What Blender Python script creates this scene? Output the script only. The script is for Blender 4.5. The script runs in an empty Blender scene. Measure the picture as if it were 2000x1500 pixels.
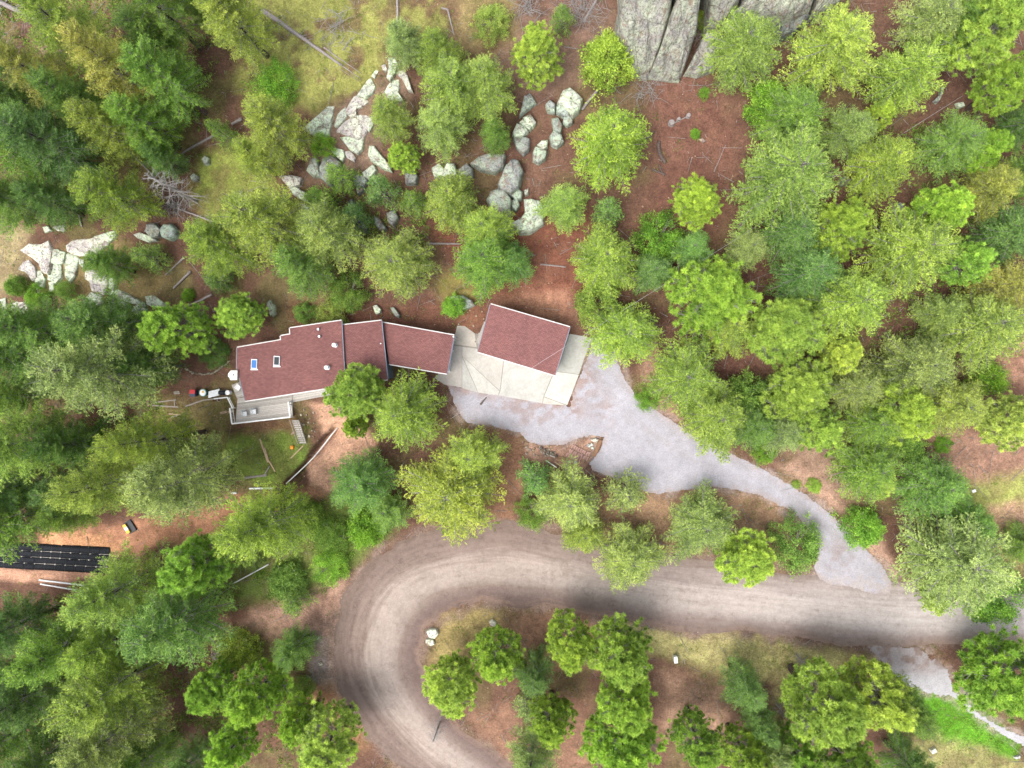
import bpy, math, random
import numpy as np
from mathutils import Vector, Matrix, noise as mnoise

# ---------------------------------------------------------------- camera, sky, sun, exposure
scene = bpy.context.scene
IW, IH, FPX = 2000.0, 1500.0, 1386.0          # photograph size and focal length in its pixels
CAM_H = 86.6                                   # drone height above the house pad (m)
NADIR = (1075.0, 755.0)                        # photo pixel straight below the drone (from leaning trunks)
cam_data = bpy.data.cameras.new("camera")
cam = bpy.data.objects.new("camera", cam_data)
scene.collection.objects.link(cam)
cam_data.sensor_fit = 'HORIZONTAL'
cam_data.sensor_width = 36.0
cam_data.lens = 36.0 * FPX / IW
cam_data.clip_start = 0.5
cam_data.clip_end = 3000.0
dn = Vector(((NADIR[0] - IW / 2) / FPX, -(NADIR[1] - IH / 2) / FPX, -1.0))
CAM_R = dn.rotation_difference(Vector((0, 0, -1))).to_matrix()
cam.matrix_world = Matrix.Translation((0, 0, CAM_H)) @ CAM_R.to_4x4()
scene.camera = cam
RM = np.array(CAM_R)

SUN_EL, SUN_AZ = math.radians(62), math.radians(228)   # azimuth from north (+Y), clockwise: sun in the south-west
world = bpy.data.worlds.new("World")
scene.world = world
world.use_nodes = True
wn, wl = world.node_tree.nodes, world.node_tree.links
wn.clear()
w_out = wn.new('ShaderNodeOutputWorld'); w_bg = wn.new('ShaderNodeBackground'); w_sky = wn.new('ShaderNodeTexSky')
w_hsv = wn.new('ShaderNodeHueSaturation')
w_sky.sky_type = 'NISHITA'; w_sky.sun_disc = False
w_sky.sun_elevation = SUN_EL; w_sky.sun_rotation = SUN_AZ
w_sky.air_density = 1.0; w_sky.dust_density = 4.0; w_sky.ozone_density = 1.0
w_hsv.inputs['Saturation'].default_value = 0.35        # thin overcast: whiter than clear sky
w_bg.inputs['Strength'].default_value = 0.15
wl.new(w_sky.outputs[0], w_hsv.inputs['Color']); wl.new(w_hsv.outputs[0], w_bg.inputs['Color'])
wl.new(w_bg.outputs[0], w_out.inputs['Surface'])
sun_d = bpy.data.lights.new("sun", 'SUN')
sun_d.energy = 0.95; sun_d.angle = math.radians(32); sun_d.color = (1.0, 0.96, 0.9)
sun = bpy.data.objects.new("sun", sun_d)
scene.collection.objects.link(sun)
sdir = Vector((math.sin(SUN_AZ) * math.cos(SUN_EL), math.cos(SUN_AZ) * math.cos(SUN_EL), math.sin(SUN_EL)))
sun.rotation_euler = sdir.to_track_quat('Z', 'Y').to_euler()
sun.location = sdir * 150
vs = scene.view_settings
vs.view_transform = 'Standard'; vs.look = 'None'; vs.gamma = 1.0; vs.use_curve_mapping = False
vs.exposure = 1.36
scene.cycles.use_denoising = True
scene.cycles.adaptive_threshold = 0.03
scene.cycles.max_bounces = 4
scene.cycles.diffuse_bounces = 3
scene.cycles.transparent_max_bounces = 4
random.seed(7)
RNG = np.random.default_rng(7)

# ---------------------------------------------------------------- numpy noise
def _hash(ix, iy, seed):
    n = (ix.astype(np.int64) * 374761393 + iy.astype(np.int64) * 668265263 + seed * 982451653) & 0xffffffff
    n = ((n ^ (n >> 13)) * 1274126177) & 0xffffffff
    return ((n ^ (n >> 16)) & 0xffff) / 65535.0

def vnoise(x, y, seed=0):
    x = np.asarray(x, float); y = np.asarray(y, float)
    ix = np.floor(x); iy = np.floor(y); fx = x - ix; fy = y - iy
    fx = fx * fx * (3 - 2 * fx); fy = fy * fy * (3 - 2 * fy)
    a = _hash(ix, iy, seed); b = _hash(ix + 1, iy, seed); c = _hash(ix, iy + 1, seed); d = _hash(ix + 1, iy + 1, seed)
    return (a * (1 - fx) + b * fx) * (1 - fy) + (c * (1 - fx) + d * fx) * fy

def fbm(x, y, seed=0, octs=4):
    s = 0.0; amp = 0.5; tot = 0.0
    for o in range(octs):
        s = s + amp * vnoise(np.asarray(x) * 2 ** o, np.asarray(y) * 2 ** o, seed + o * 17); tot += amp; amp *= 0.5
    return s / tot

# ---------------------------------------------------------------- terrain height and pixel mapping
HP = np.array([
    (480,700,0),(600,700,0),(750,680,0),(880,690,0),(1000,700,0),(1100,720,0),(950,640,.1),(800,600,.8),(620,600,1.),(500,600,1.),(1000,560,1.3),
    (600,500,2.4),(800,480,2.6),(1000,460,2.8),(1150,520,1.8),(700,350,4.),(900,340,4.2),(1050,300,4.5),(700,220,6.),(560,200,5.5),(450,380,3.2),
    (700,50,7.5),(950,80,7.5),(1150,120,6.8),(1300,170,5.6),(1500,120,6.6),(1700,100,7.),(1950,100,6.5),(1300,350,4.),(1500,350,3.8),(1750,350,4.),(1950,350,4.),
    (1500,600,1.6),(1750,600,2.2),(1950,650,2.2),(1300,650,.6),(1300,760,.1),(1450,800,.2),(1700,830,.6),(1900,850,.8),(1150,830,-.3),(1350,900,-.9),(1550,1020,-1.9),
    (1700,1130,-2.5),(1850,1000,-1.2),(1900,1190,-2.4),(1600,1190,-2.8),(1300,1140,-3.2),(1050,1110,-3.4),(900,1090,-3.5),(760,1130,-3.7),(720,1230,-3.9),(740,1330,-4.2),
    (820,1430,-4.6),(950,1490,-5.),(1050,1260,-3.7),(900,1280,-4.),(1000,1400,-4.5),(1250,1350,-4.),(1500,1350,-4.),(1700,1350,-3.7),(1900,1400,-3.4),(1200,1490,-5),(1600,1490,-4.8),
    (1000,920,-1.4),(1180,960,-1.6),(1300,1010,-2.2),(850,930,-2.2),(700,900,-2.3),(530,850,-2.0),(620,850,-1.8),(400,760,-.7),(300,700,-.4),(380,560,1.2),(420,860,-2.2),(560,960,-3.2),(700,1010,-3.2),
    (100,500,2.2),(100,650,.4),(100,300,4.2),(250,200,5.),(100,80,6.),(350,60,6.8),(100,830,-1.6),(250,850,-1.9),(100,960,-3.2),(300,1000,-3.6),(100,1100,-4.),(250,1110,-4.2),(450,1060,-4.),
    (100,1250,-6.),(300,1250,-5.6),(500,1250,-4.6),(100,1420,-8.),(350,1420,-7.),(550,1400,-5.6),(650,1480,-5.6)], float)
S0 = CAM_H / FPX
HPX = (HP[:, 0] - NADIR[0]) * S0; HPY = -(HP[:, 1] - NADIR[1]) * S0; HPZ = HP[:, 2]
TRENCH = np.array([(652, 842), (610, 890), (575, 930), (545, 962)], float)

def seg_dist(px, py, poly, closed=True):
    px = np.asarray(px, float); py = np.asarray(py, float)
    d = np.full(px.shape, 1e9)
    n = len(poly)
    for i in range(n if closed else n - 1):
        ax, ay = poly[i]; bx, by = poly[(i + 1) % n]
        ex, ey = bx - ax, by - ay
        t = np.clip(((px - ax) * ex + (py - ay) * ey) / (ex * ex + ey * ey + 1e-9), 0, 1)
        d = np.minimum(d, np.hypot(px - ax - t * ex, py - ay - t * ey))
    return d

def inside(px, py, poly):
    px = np.asarray(px, float); py = np.asarray(py, float)
    r = np.zeros(px.shape, bool); n = len(poly)
    for i in range(n):
        ax, ay = poly[i]; bx, by = poly[(i + 1) % n]
        if ay == by: continue
        c = ((ay > py) != (by > py)) & (px < (bx - ax) * (py - ay) / (by - ay) + ax)
        r ^= c
    return r

def sdf(px, py, poly):
    d = seg_dist(px, py, poly)
    return np.where(inside(px, py, poly), -d, d)

def sstep(a, b, x):
    t = np.clip((x - a) / (b - a), 0, 1); return t * t * (3 - 2 * t)

PAD = [(440,660),(560,625),(760,610),(960,580),(1130,640),(1160,670),(1120,800),(900,775),(760,760),(600,772),(455,800)]
_PADW = [((u - NADIR[0]) * S0, -(v - NADIR[1]) * S0) for u, v in PAD]
_TRW = [((u - NADIR[0]) * S0 * 1.03, -(v - NADIR[1]) * S0 * 1.03) for u, v in TRENCH]

def hgt(x, y):
    x = np.asarray(x, float); y = np.asarray(y, float)
    shp = x.shape; xf = x.ravel(); yf = y.ravel()
    out = np.empty(xf.shape)
    sg = 5.6
    for a in range(0, len(xf), 20000):
        b = a + 20000
        d2 = (xf[a:b, None] - HPX) ** 2 + (yf[a:b, None] - HPY) ** 2
        w = np.exp(-d2 / (2 * sg * sg)) + 1e-3 / (1 + d2 * 0.02) ** 2
        out[a:b] = (w * HPZ).sum(1) / w.sum(1)
    m = 1 - sstep(0.0, 4.0, sdf(xf, yf, _PADW))
    out = out * (1 - m)
    out += (fbm(xf * .22, yf * .22, 5, 3) - .5) * .7 * (1 - m)
    out -= .75 * (1 - sstep(.25, .75, seg_dist(xf, yf, _TRW, False)))
    return out.reshape(shp)

def ray(u, v):
    d = np.array([(u - IW / 2) / FPX, -(v - IH / 2) / FPX, -1.0])
    return RM @ d

def at(u, v, z):                      # point on the ray through photo pixel at absolute height z
    d = ray(u, v); t = (z - CAM_H) / d[2]
    return np.array([d[0] * t, d[1] * t, z])

def gnd(u, v, up=0.0):                # point `up` metres above the terrain, seen at the photo pixel
    z = 0.0
    for _ in range(6):
        p = at(u, v, z + up)
        z = float(hgt(p[0], p[1]))
    p = at(u, v, z + up)
    return np.array([p[0], p[1], z])   # returns the ground point below it

def proj(x, y, z):                    # world -> photo pixel (vectorised)
    P = np.stack([np.asarray(x, float), np.asarray(y, float), np.asarray(z, float) - CAM_H], -1) @ RM
    return IW / 2 + FPX * P[..., 0] / -P[..., 2], IH / 2 - FPX * P[..., 1] / -P[..., 2]

# ---------------------------------------------------------------- mesh helpers
def np_mesh(name, V, F, smooth=False):
    V = np.asarray(V, np.float32); F = np.asarray(F, np.int32)
    me = bpy.data.meshes.new(name)
    k = F.shape[1]
    me.vertices.add(len(V)); me.vertices.foreach_set('co', V.ravel())
    me.loops.add(F.size); me.loops.foreach_set('vertex_index', F.ravel())
    me.polygons.add(len(F)); me.polygons.foreach_set('loop_start', np.arange(0, F.size, k, dtype=np.int32))
    if smooth: me.polygons.foreach_set('use_smooth', np.ones(len(F), bool))
    me.update(calc_edges=True)
    return me

def link(name, me, mat=None, parent=None, loc=None):
    o = bpy.data.objects.new(name, me)
    scene.collection.objects.link(o)
    if me is not None and mat is not None and not me.materials: me.materials.append(mat)
    if parent is not None: o.parent = parent
    if loc is not None: o.location = loc
    return o

def tag(o, label=None, cat=None, group=None, kind=None):
    if label: o['label'] = label
    if cat: o['category'] = cat
    if group: o['group'] = group
    if kind or cat: o['kind'] = kind or 'thing'
    return o

def empty(name, loc, label, cat, group=None):
    o = bpy.data.objects.new(name, None); scene.collection.objects.link(o)
    o.location = tuple(float(c) for c in loc); o.empty_display_size = .2
    return tag(o, label, cat, group)

def solid(name, V, F, mat, parent=None, smooth=False):
    """mesh given in world coordinates; origin at its base centre, or relative to the parent Empty"""
    V = np.asarray(V, float)
    if parent is not None:
        org = np.zeros(3); p = parent
        while p is not None:
            org = org + np.array(p.location); p = p.parent
    else:
        org = np.array([V[:, 0].mean(), V[:, 1].mean(), V[:, 2].min()])
    me = bpy.data.meshes.new(name)
    me.from_pydata((V - org).tolist(), [], [list(map(int, f)) for f in F])
    if smooth:
        me.polygons.foreach_set('use_smooth', np.ones(len(me.polygons), bool))
    me.update()
    return link(name, me, mat, parent, None if parent is not None else tuple(org))

class Acc:
    def __init__(s): s.V = []; s.F = []; s.n = 0
    def add(s, V, F):
        V = np.asarray(V, float)
        s.V.append(V); s.F += [[i + s.n for i in f] for f in F]; s.n += len(V)
    def build(s, name, mat, parent=None, smooth=False):
        return solid(name, np.concatenate(s.V), s.F, mat, parent, smooth)

def prism_g(pts, ztop, zbot):
    n = len(pts)
    zt = ztop if hasattr(ztop, '__len__') else [ztop] * n
    zb = zbot if hasattr(zbot, '__len__') else [zbot] * n
    a = sum(pts[i][0] * pts[(i + 1) % n][1] - pts[(i + 1) % n][0] * pts[i][1] for i in range(n))
    idx = list(range(n)) if a > 0 else list(range(n))[::-1]
    V = [(pts[i][0], pts[i][1], zt[i]) for i in idx] + [(pts[i][0], pts[i][1], zb[i]) for i in idx]
    F = [list(range(n)), list(range(2 * n - 1, n - 1, -1))] + [[i, i + n, (i + 1) % n + n, (i + 1) % n] for i in range(n)]
    return V, F

def beam_g(A, B, w, h):
    """box from A to B (centre line), width w (horizontal) and height h"""
    A = np.array(A, float); B = np.array(B, float); d = B - A; L = np.linalg.norm(d); d /= L
    up = np.array([0, 0, 1.]) if abs(d[2]) < .95 else np.array([0, 1., 0])
    s = np.cross(d, up); s /= np.linalg.norm(s); t = np.cross(s, d)
    V = []
    for P in (A, B):
        for a, b in ((-1, -1), (1, -1), (1, 1), (-1, 1)): V.append(P + s * a * w / 2 + t * b * h / 2)
    F = [[3, 2, 1, 0], [4, 5, 6, 7]] + [[i, (i + 1) % 4, (i + 1) % 4 + 4, i + 4] for i in range(4)]
    return V, F

def tube_g(P, R, seg=8, cap=True):
    P = np.asarray(P, float); n = len(P); V = []; F = []
    for i in range(n):
        d = P[min(i + 1, n - 1)] - P[max(i - 1, 0)]; d = d / (np.linalg.norm(d) + 1e-9)
        up = np.array([0, 0, 1.]) if abs(d[2]) < .9 else np.array([1., 0, 0])
        s = np.cross(d, up); s /= np.linalg.norm(s); t = np.cross(s, d)
        for k in range(seg):
            a = 2 * math.pi * k / seg
            V.append(P[i] + R[i] * (math.cos(a) * s + math.sin(a) * t))
    for i in range(n - 1):
        for k in range(seg):
            F.append([i * seg + k, i * seg + (k + 1) % seg, (i + 1) * seg + (k + 1) % seg, (i + 1) * seg + k])
    if cap:
        F.append(list(range(seg))[::-1]); F.append([(n - 1) * seg + k for k in range(seg)])
    return V, F

def lathe_g(c, prof, seg=20):
    V = []; F = []; n = len(prof)
    for r, z in prof:
        for k in range(seg):
            a = 2 * math.pi * k / seg
            V.append((c[0] + r * math.cos(a), c[1] + r * math.sin(a), c[2] + z))
    for i in range(n - 1):
        for k in range(seg):
            F.append([i * seg + k, i * seg + (k + 1) % seg, (i + 1) * seg + (k + 1) % seg, (i + 1) * seg + k])
    F.append(list(range(seg))[::-1]); F.append([(n - 1) * seg + k for k in range(seg)])
    return V, F

def beam(name, A, B, w, h, mat, parent=None): V, F = beam_g(A, B, w, h); return solid(name, V, F, mat, parent)
def prism(name, pts, zt, zb, mat, parent=None): V, F = prism_g(pts, zt, zb); return solid(name, V, F, mat, parent)
def tube(name, P, R, mat, parent=None, seg=8): V, F = tube_g(P, R, seg); return solid(name, V, F, mat, parent, True)
def lathe(name, c, prof, mat, parent=None, seg=20): V, F = lathe_g(c, prof, seg); return solid(name, V, F, mat, parent)

# ---------------------------------------------------------------- materials
def new_mat(name):
    m = bpy.data.materials.new(name); m.use_nodes = True
    nt = m.node_tree; nt.nodes.clear()
    out = nt.nodes.new('ShaderNodeOutputMaterial'); b = nt.nodes.new('ShaderNodeBsdfPrincipled')
    nt.links.new(b.outputs[0], out.inputs[0])
    return m, nt, b, out

def N(nt, typ, **kw):
    n = nt.nodes.new(typ)
    for k, v in kw.items():
        if k in n.inputs.keys(): n.inputs[k].default_value = v
        else: setattr(n, k, v)
    return n

def noise_n(nt, scale, detail=4, rough=.6, vec=None, typ='Object'):
    n = N(nt, 'ShaderNodeTexNoise', Scale=scale, Detail=detail, Roughness=rough)
    if vec is None:
        tc = N(nt, 'ShaderNodeTexCoord'); vec = tc.outputs[typ]
    nt.links.new(vec, n.inputs['Vector'])
    return n

def ramp(nt, fac, stops):
    r = nt.nodes.new('ShaderNodeValToRGB')
    e = r.color_ramp.elements
    while len(e) < len(stops): e.new(.5)
    for el, (p, c) in zip(e, stops):
        el.position = p; el.color = (*c, 1) if len(c) == 3 else c
    nt.links.new(fac, r.inputs[0]); return r

def mix(nt, fac, a, b, mode='MIX'):
    m = nt.nodes.new('ShaderNodeMix'); m.data_type = 'RGBA'; m.blend_type = mode
    for sock, val in ((m.inputs[0], fac), (m.inputs[6], a), (m.inputs[7], b)):
        if hasattr(val, 'is_output') or isinstance(val, bpy.types.NodeSocket): nt.links.new(val, sock)
        elif isinstance(val, (int, float)): sock.default_value = val
        else: sock.default_value = (*val, 1) if len(val) == 3 else val
    return m.outputs[2]

def bump(nt, b, h, strength=.5, dist=.05):
    n = N(nt, 'ShaderNodeBump', Strength=strength, Distance=dist)
    nt.links.new(h, n.inputs['Height']); nt.links.new(n.outputs[0], b.inputs['Normal'])

def plain(name, col, rough=.7, var=.25, scale=6., metal=0., spec=.3):
    m, nt, b, _ = new_mat(name)
    n = noise_n(nt, scale, 5)
    lo = tuple(c * (1 - var) for c in col); hi = tuple(min(1, c * (1 + var)) for c in col)
    r = ramp(nt, n.outputs[0], [(.3, lo), (.7, hi)])
    nt.links.new(r.outputs[0], b.inputs['Base Color'])
    b.inputs['Roughness'].default_value = rough; b.inputs['Metallic'].default_value = metal
    b.inputs['Specular IOR Level'].default_value = spec
    return m

M = {}
M['white'] = plain('white_paint', (.74, .74, .73), .6, .1)
M['fascia'] = plain('fascia_paint', (.5, .49, .47), .7, .2)
M['white_plastic'] = plain('white_plastic', (.76, .76, .76), .45, .07)
M['black'] = plain('black_plastic', (.02, .022, .028), .5, .3)
M['darkmetal'] = plain('dark_metal', (.06, .065, .075), .5, .3, metal=.5)
M['greymetal'] = plain('grey_metal', (.42, .44, .46), .45, .2, metal=.4)
M['bluegrey'] = plain('blue_grey_siding', (.16, .2, .25), .7, .2, 3)
M['oldwood'] = plain('weathered_wood', (.3, .27, .24), .85, .3, 14)
M['brownwood'] = plain('brown_wood', (.2, .11, .065), .85, .35, 12)
M['paleboard'] = plain('pale_lumber', (.42, .3, .2), .8, .3, 12)
M['log'] = plain('dead_grey_log', (.24, .21, .2), .9, .4, 9)
M['darklog'] = plain('dark_log', (.1, .075, .065), .9, .4, 9)
M['red'] = plain('red_plastic', (.45, .02, .03), .4, .1)
M['navy'] = plain('navy_plastic', (.03, .045, .09), .45, .2)
M['teal'] = plain('teal_plastic', (.1, .26, .25), .5, .15)
M['yellow'] = plain('yellow_paint', (.75, .47, .04), .5, .2)
M['orange'] = plain('orange_plastic', (.75, .28, .03), .5, .15)
M['brick'] = plain('red_paver', (.36, .22, .18), .9, .3, 5)
M['palestone'] = plain('pale_stone', (.48, .44, .4), .9, .3, 5)
M['tanstone'] = plain('tan_stone', (.4, .28, .2), .9, .35, 5)
M['whiterock'] = plain('white_rock', (.66, .63, .58), .9, .2, 3)
M['soil'] = plain('dark_soil', (.07, .035, .022), .95, .4, 4)

def glass_mat(name, col, rough=.06):
    m, nt, b, _ = new_mat(name)
    b.inputs['Base Color'].default_value = (*col, 1); b.inputs['Roughness'].default_value = rough
    b.inputs['Specular IOR Level'].default_value = .3
    return m
M['skyglass'] = glass_mat('blue_skylight_glass', (.03, .12, .32))
M['glass'] = glass_mat('dark_glass', (.015, .022, .025))

def leaf_mat(name, trans=.38, spread=.62, yellow=.5):
    m, nt, b, out = new_mat(name)
    oi = N(nt, 'ShaderNodeObjectInfo')
    at_ = N(nt, 'ShaderNodeAttribute', attribute_name='tint')
    hs = N(nt, 'ShaderNodeHueSaturation')
    nt.links.new(oi.outputs['Color'], hs.inputs['Color'])
    mr = N(nt, 'ShaderNodeMapRange'); mr.inputs['To Min'].default_value = 1 - spread; mr.inputs['To Max'].default_value = 1 + spread
    nt.links.new(at_.outputs['Fac'], mr.inputs['Value'])
    nt.links.new(mr.outputs[0], hs.inputs['Value'])
    rh = N(nt, 'ShaderNodeMapRange'); rh.inputs['To Min'].default_value = .518; rh.inputs['To Max'].default_value = .478
    nt.links.new(at_.outputs['Fac'], rh.inputs['Value']); nt.links.new(rh.outputs[0], hs.inputs['Hue'])
    nt.links.new(hs.outputs[0], b.inputs['Base Color'])
    b.inputs['Roughness'].default_value = .6; b.inputs['Specular IOR Level'].default_value = .25
    tr = N(nt, 'ShaderNodeBsdfTranslucent'); nt.links.new(hs.outputs[0], tr.inputs['Color'])
    ms = N(nt, 'ShaderNodeMixShader'); ms.inputs[0].default_value = trans
    nt.links.new(b.outputs[0], ms.inputs[1]); nt.links.new(tr.outputs[0], ms.inputs[2])
    nt.links.new(ms.outputs[0], out.inputs[0])
    return m
M['leaf'] = leaf_mat('needle_foliage')
M['bark'] = plain('bark', (.085, .06, .05), .95, .4, 5)
M['limb'] = plain('pale_limb_bark', (.25, .235, .225), .9, .35, 6)
M['grass'] = leaf_mat('grass_blade', .3, .5)

def rock_mat():
    m, nt, b, _ = new_mat('lichen_rock')
    tc = N(nt, 'ShaderNodeTexCoord'); oi = N(nt, 'ShaderNodeObjectInfo')
    add = N(nt, 'ShaderNodeVectorMath', operation='ADD')
    rv = N(nt, 'ShaderNodeVectorMath', operation='SCALE'); rv.inputs['Scale'].default_value = 60
    nt.links.new(oi.outputs['Location'], rv.inputs[0]); nt.links.new(tc.outputs['Object'], add.inputs[0]); nt.links.new(rv.outputs[0], add.inputs[1])
    n1 = noise_n(nt, .9, 6, .65, add.outputs[0]); n2 = noise_n(nt, 3.2, 6, .7, add.outputs[0]); n3 = noise_n(nt, 4.5, 6, .8, add.outputs[0])
    grey = ramp(nt, n2.outputs[0], [(.28, (.3, .3, .31)), (.5, (.62, .61, .6)), (.75, (.92, .9, .88))])
    lich = ramp(nt, n1.outputs[0], [(.42, (0, 0, 0)), (.58, (1, 1, 1))])
    c = mix(nt, lich.outputs[0], grey.outputs[0], (.82, .9, .74))
    c = mix(nt, 1.0, c, oi.outputs['Color'], 'MULTIPLY')
    spots = ramp(nt, n3.outputs[0], [(.38, (.14, .14, .12)), (.5, (1, 1, 1))])
    c = mix(nt, .85, c, spots.outputs[0], 'MULTIPLY')
    nd = noise_n(nt, 1.6, 6, .7, rv.outputs[0] if False else add.outputs[0]); dm_ = ramp(nt, nd.outputs[0], [(.54, (0, 0, 0)), (.62, (1, 1, 1))])
    dk = N(nt, 'ShaderNodeMath', operation='MULTIPLY'); dk.inputs[1].default_value = .75; nt.links.new(dm_.outputs[0], dk.inputs[0])
    c = mix(nt, dk.outputs[0], c, (.17, .11, .08))
    vo = N(nt, 'ShaderNodeTexVoronoi', feature='DISTANCE_TO_EDGE', Scale=.4)
    wob = N(nt, 'ShaderNodeVectorMath', operation='MULTIPLY_ADD'); wob.inputs[1].default_value = (.9, .9, .9)
    nt.links.new(n1.outputs['Color'], wob.inputs[0]); nt.links.new(add.outputs[0], wob.inputs[2]); nt.links.new(wob.outputs[0], vo.inputs['Vector'])
    cr = ramp(nt, vo.outputs['Distance'], [(.0, (.3, .27, .25)), (.035, (1, 1, 1))])
    c = mix(nt, .45, c, cr.outputs[0], 'MULTIPLY')
    nt.links.new(c, b.inputs['Base Color']); b.inputs['Roughness'].default_value = .92
    b.inputs['Specular IOR Level'].default_value = .2
    hm = N(nt, 'ShaderNodeMath', operation='ADD'); nt.links.new(n2.outputs[0], hm.inputs[0]); nt.links.new(cr.outputs[0], hm.inputs[1])
    bump(nt, b, hm.outputs[0], .6, .12)
    return m
M['rock'] = rock_mat()

def ground_mat():
    m, nt, b, _ = new_mat('forest_ground')
    at_ = N(nt, 'ShaderNodeAttribute', attribute_name='base')
    n1 = noise_n(nt, .45, 6, .65); n2 = noise_n(nt, 1.7, 7, .75); n3 = noise_n(nt, 5.5, 5, .8)
    a = ramp(nt, n1.outputs[0], [(.3, (.72, .70, .70)), (.7, (1.25, 1.25, 1.22))])
    c = mix(nt, 1, at_.outputs['Color'], a.outputs[0], 'MULTIPLY')
    a2 = ramp(nt, n2.outputs[0], [(.28, (.62, .6, .6)), (.5, (1, 1, 1)), (.74, (1.45, 1.42, 1.36))])
    c = mix(nt, .8, c, a2.outputs[0], 'MULTIPLY')
    a3 = ramp(nt, n3.outputs[0], [(.3, (.45, .43, .43)), (.5, (1, 1, 1)), (.62, (1.35, 1.35, 1.33)), (.72, (2.3, 2.3, 2.2))])
    c = mix(nt, .9, c, a3.outputs[0], 'MULTIPLY')
    nt.links.new(c, b.inputs['Base Color']); b.inputs['Roughness'].default_value = .96; b.inputs['Specular IOR Level'].default_value = .1
    hm = N(nt, 'ShaderNodeMath', operation='MULTIPLY_ADD'); hm.inputs[1].default_value = 2.5
    nt.links.new(n2.outputs[0], hm.inputs[0]); nt.links.new(n3.outputs[0], hm.inputs[2])
    bump(nt, b, hm.outputs[0], .7, .09)
    return m
M['ground'] = ground_mat()

def gravel_mat():
    m, nt, b, _ = new_mat('driveway_gravel')
    at_ = N(nt, 'ShaderNodeAttribute', attribute_name='base')
    n1 = noise_n(nt, .35, 5, .6); n3 = noise_n(nt, 7, 4, .85); n2 = noise_n(nt, 1.4, 7, .75)
    a = ramp(nt, n1.outputs[0], [(.3, (.9, .9, .9)), (.7, (1.07, 1.07, 1.08))])
    c = mix(nt, 1, at_.outputs['Color'], a.outputs[0], 'MULTIPLY')
    a2 = ramp(nt, n2.outputs[0], [(.3, (.91, .9, .9)), (.6, (1.04, 1.04, 1.04))])
    c = mix(nt, .9, c, a2.outputs[0], 'MULTIPLY')
    a3 = ramp(nt, n3.outputs[0], [(.3, (.66, .65, .64)), (.5, (1, 1, 1)), (.7, (1.3, 1.3, 1.3))])
    c = mix(nt, .8, c, a3.outputs[0], 'MULTIPLY')
    nt.links.new(c, b.inputs['Base Color']); b.inputs['Roughness'].default_value = .95; b.inputs['Specular IOR Level'].default_value = .15
    bump(nt, b, n3.outputs[0], .5, .04)
    return m
M['gravel'] = gravel_mat()

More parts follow.
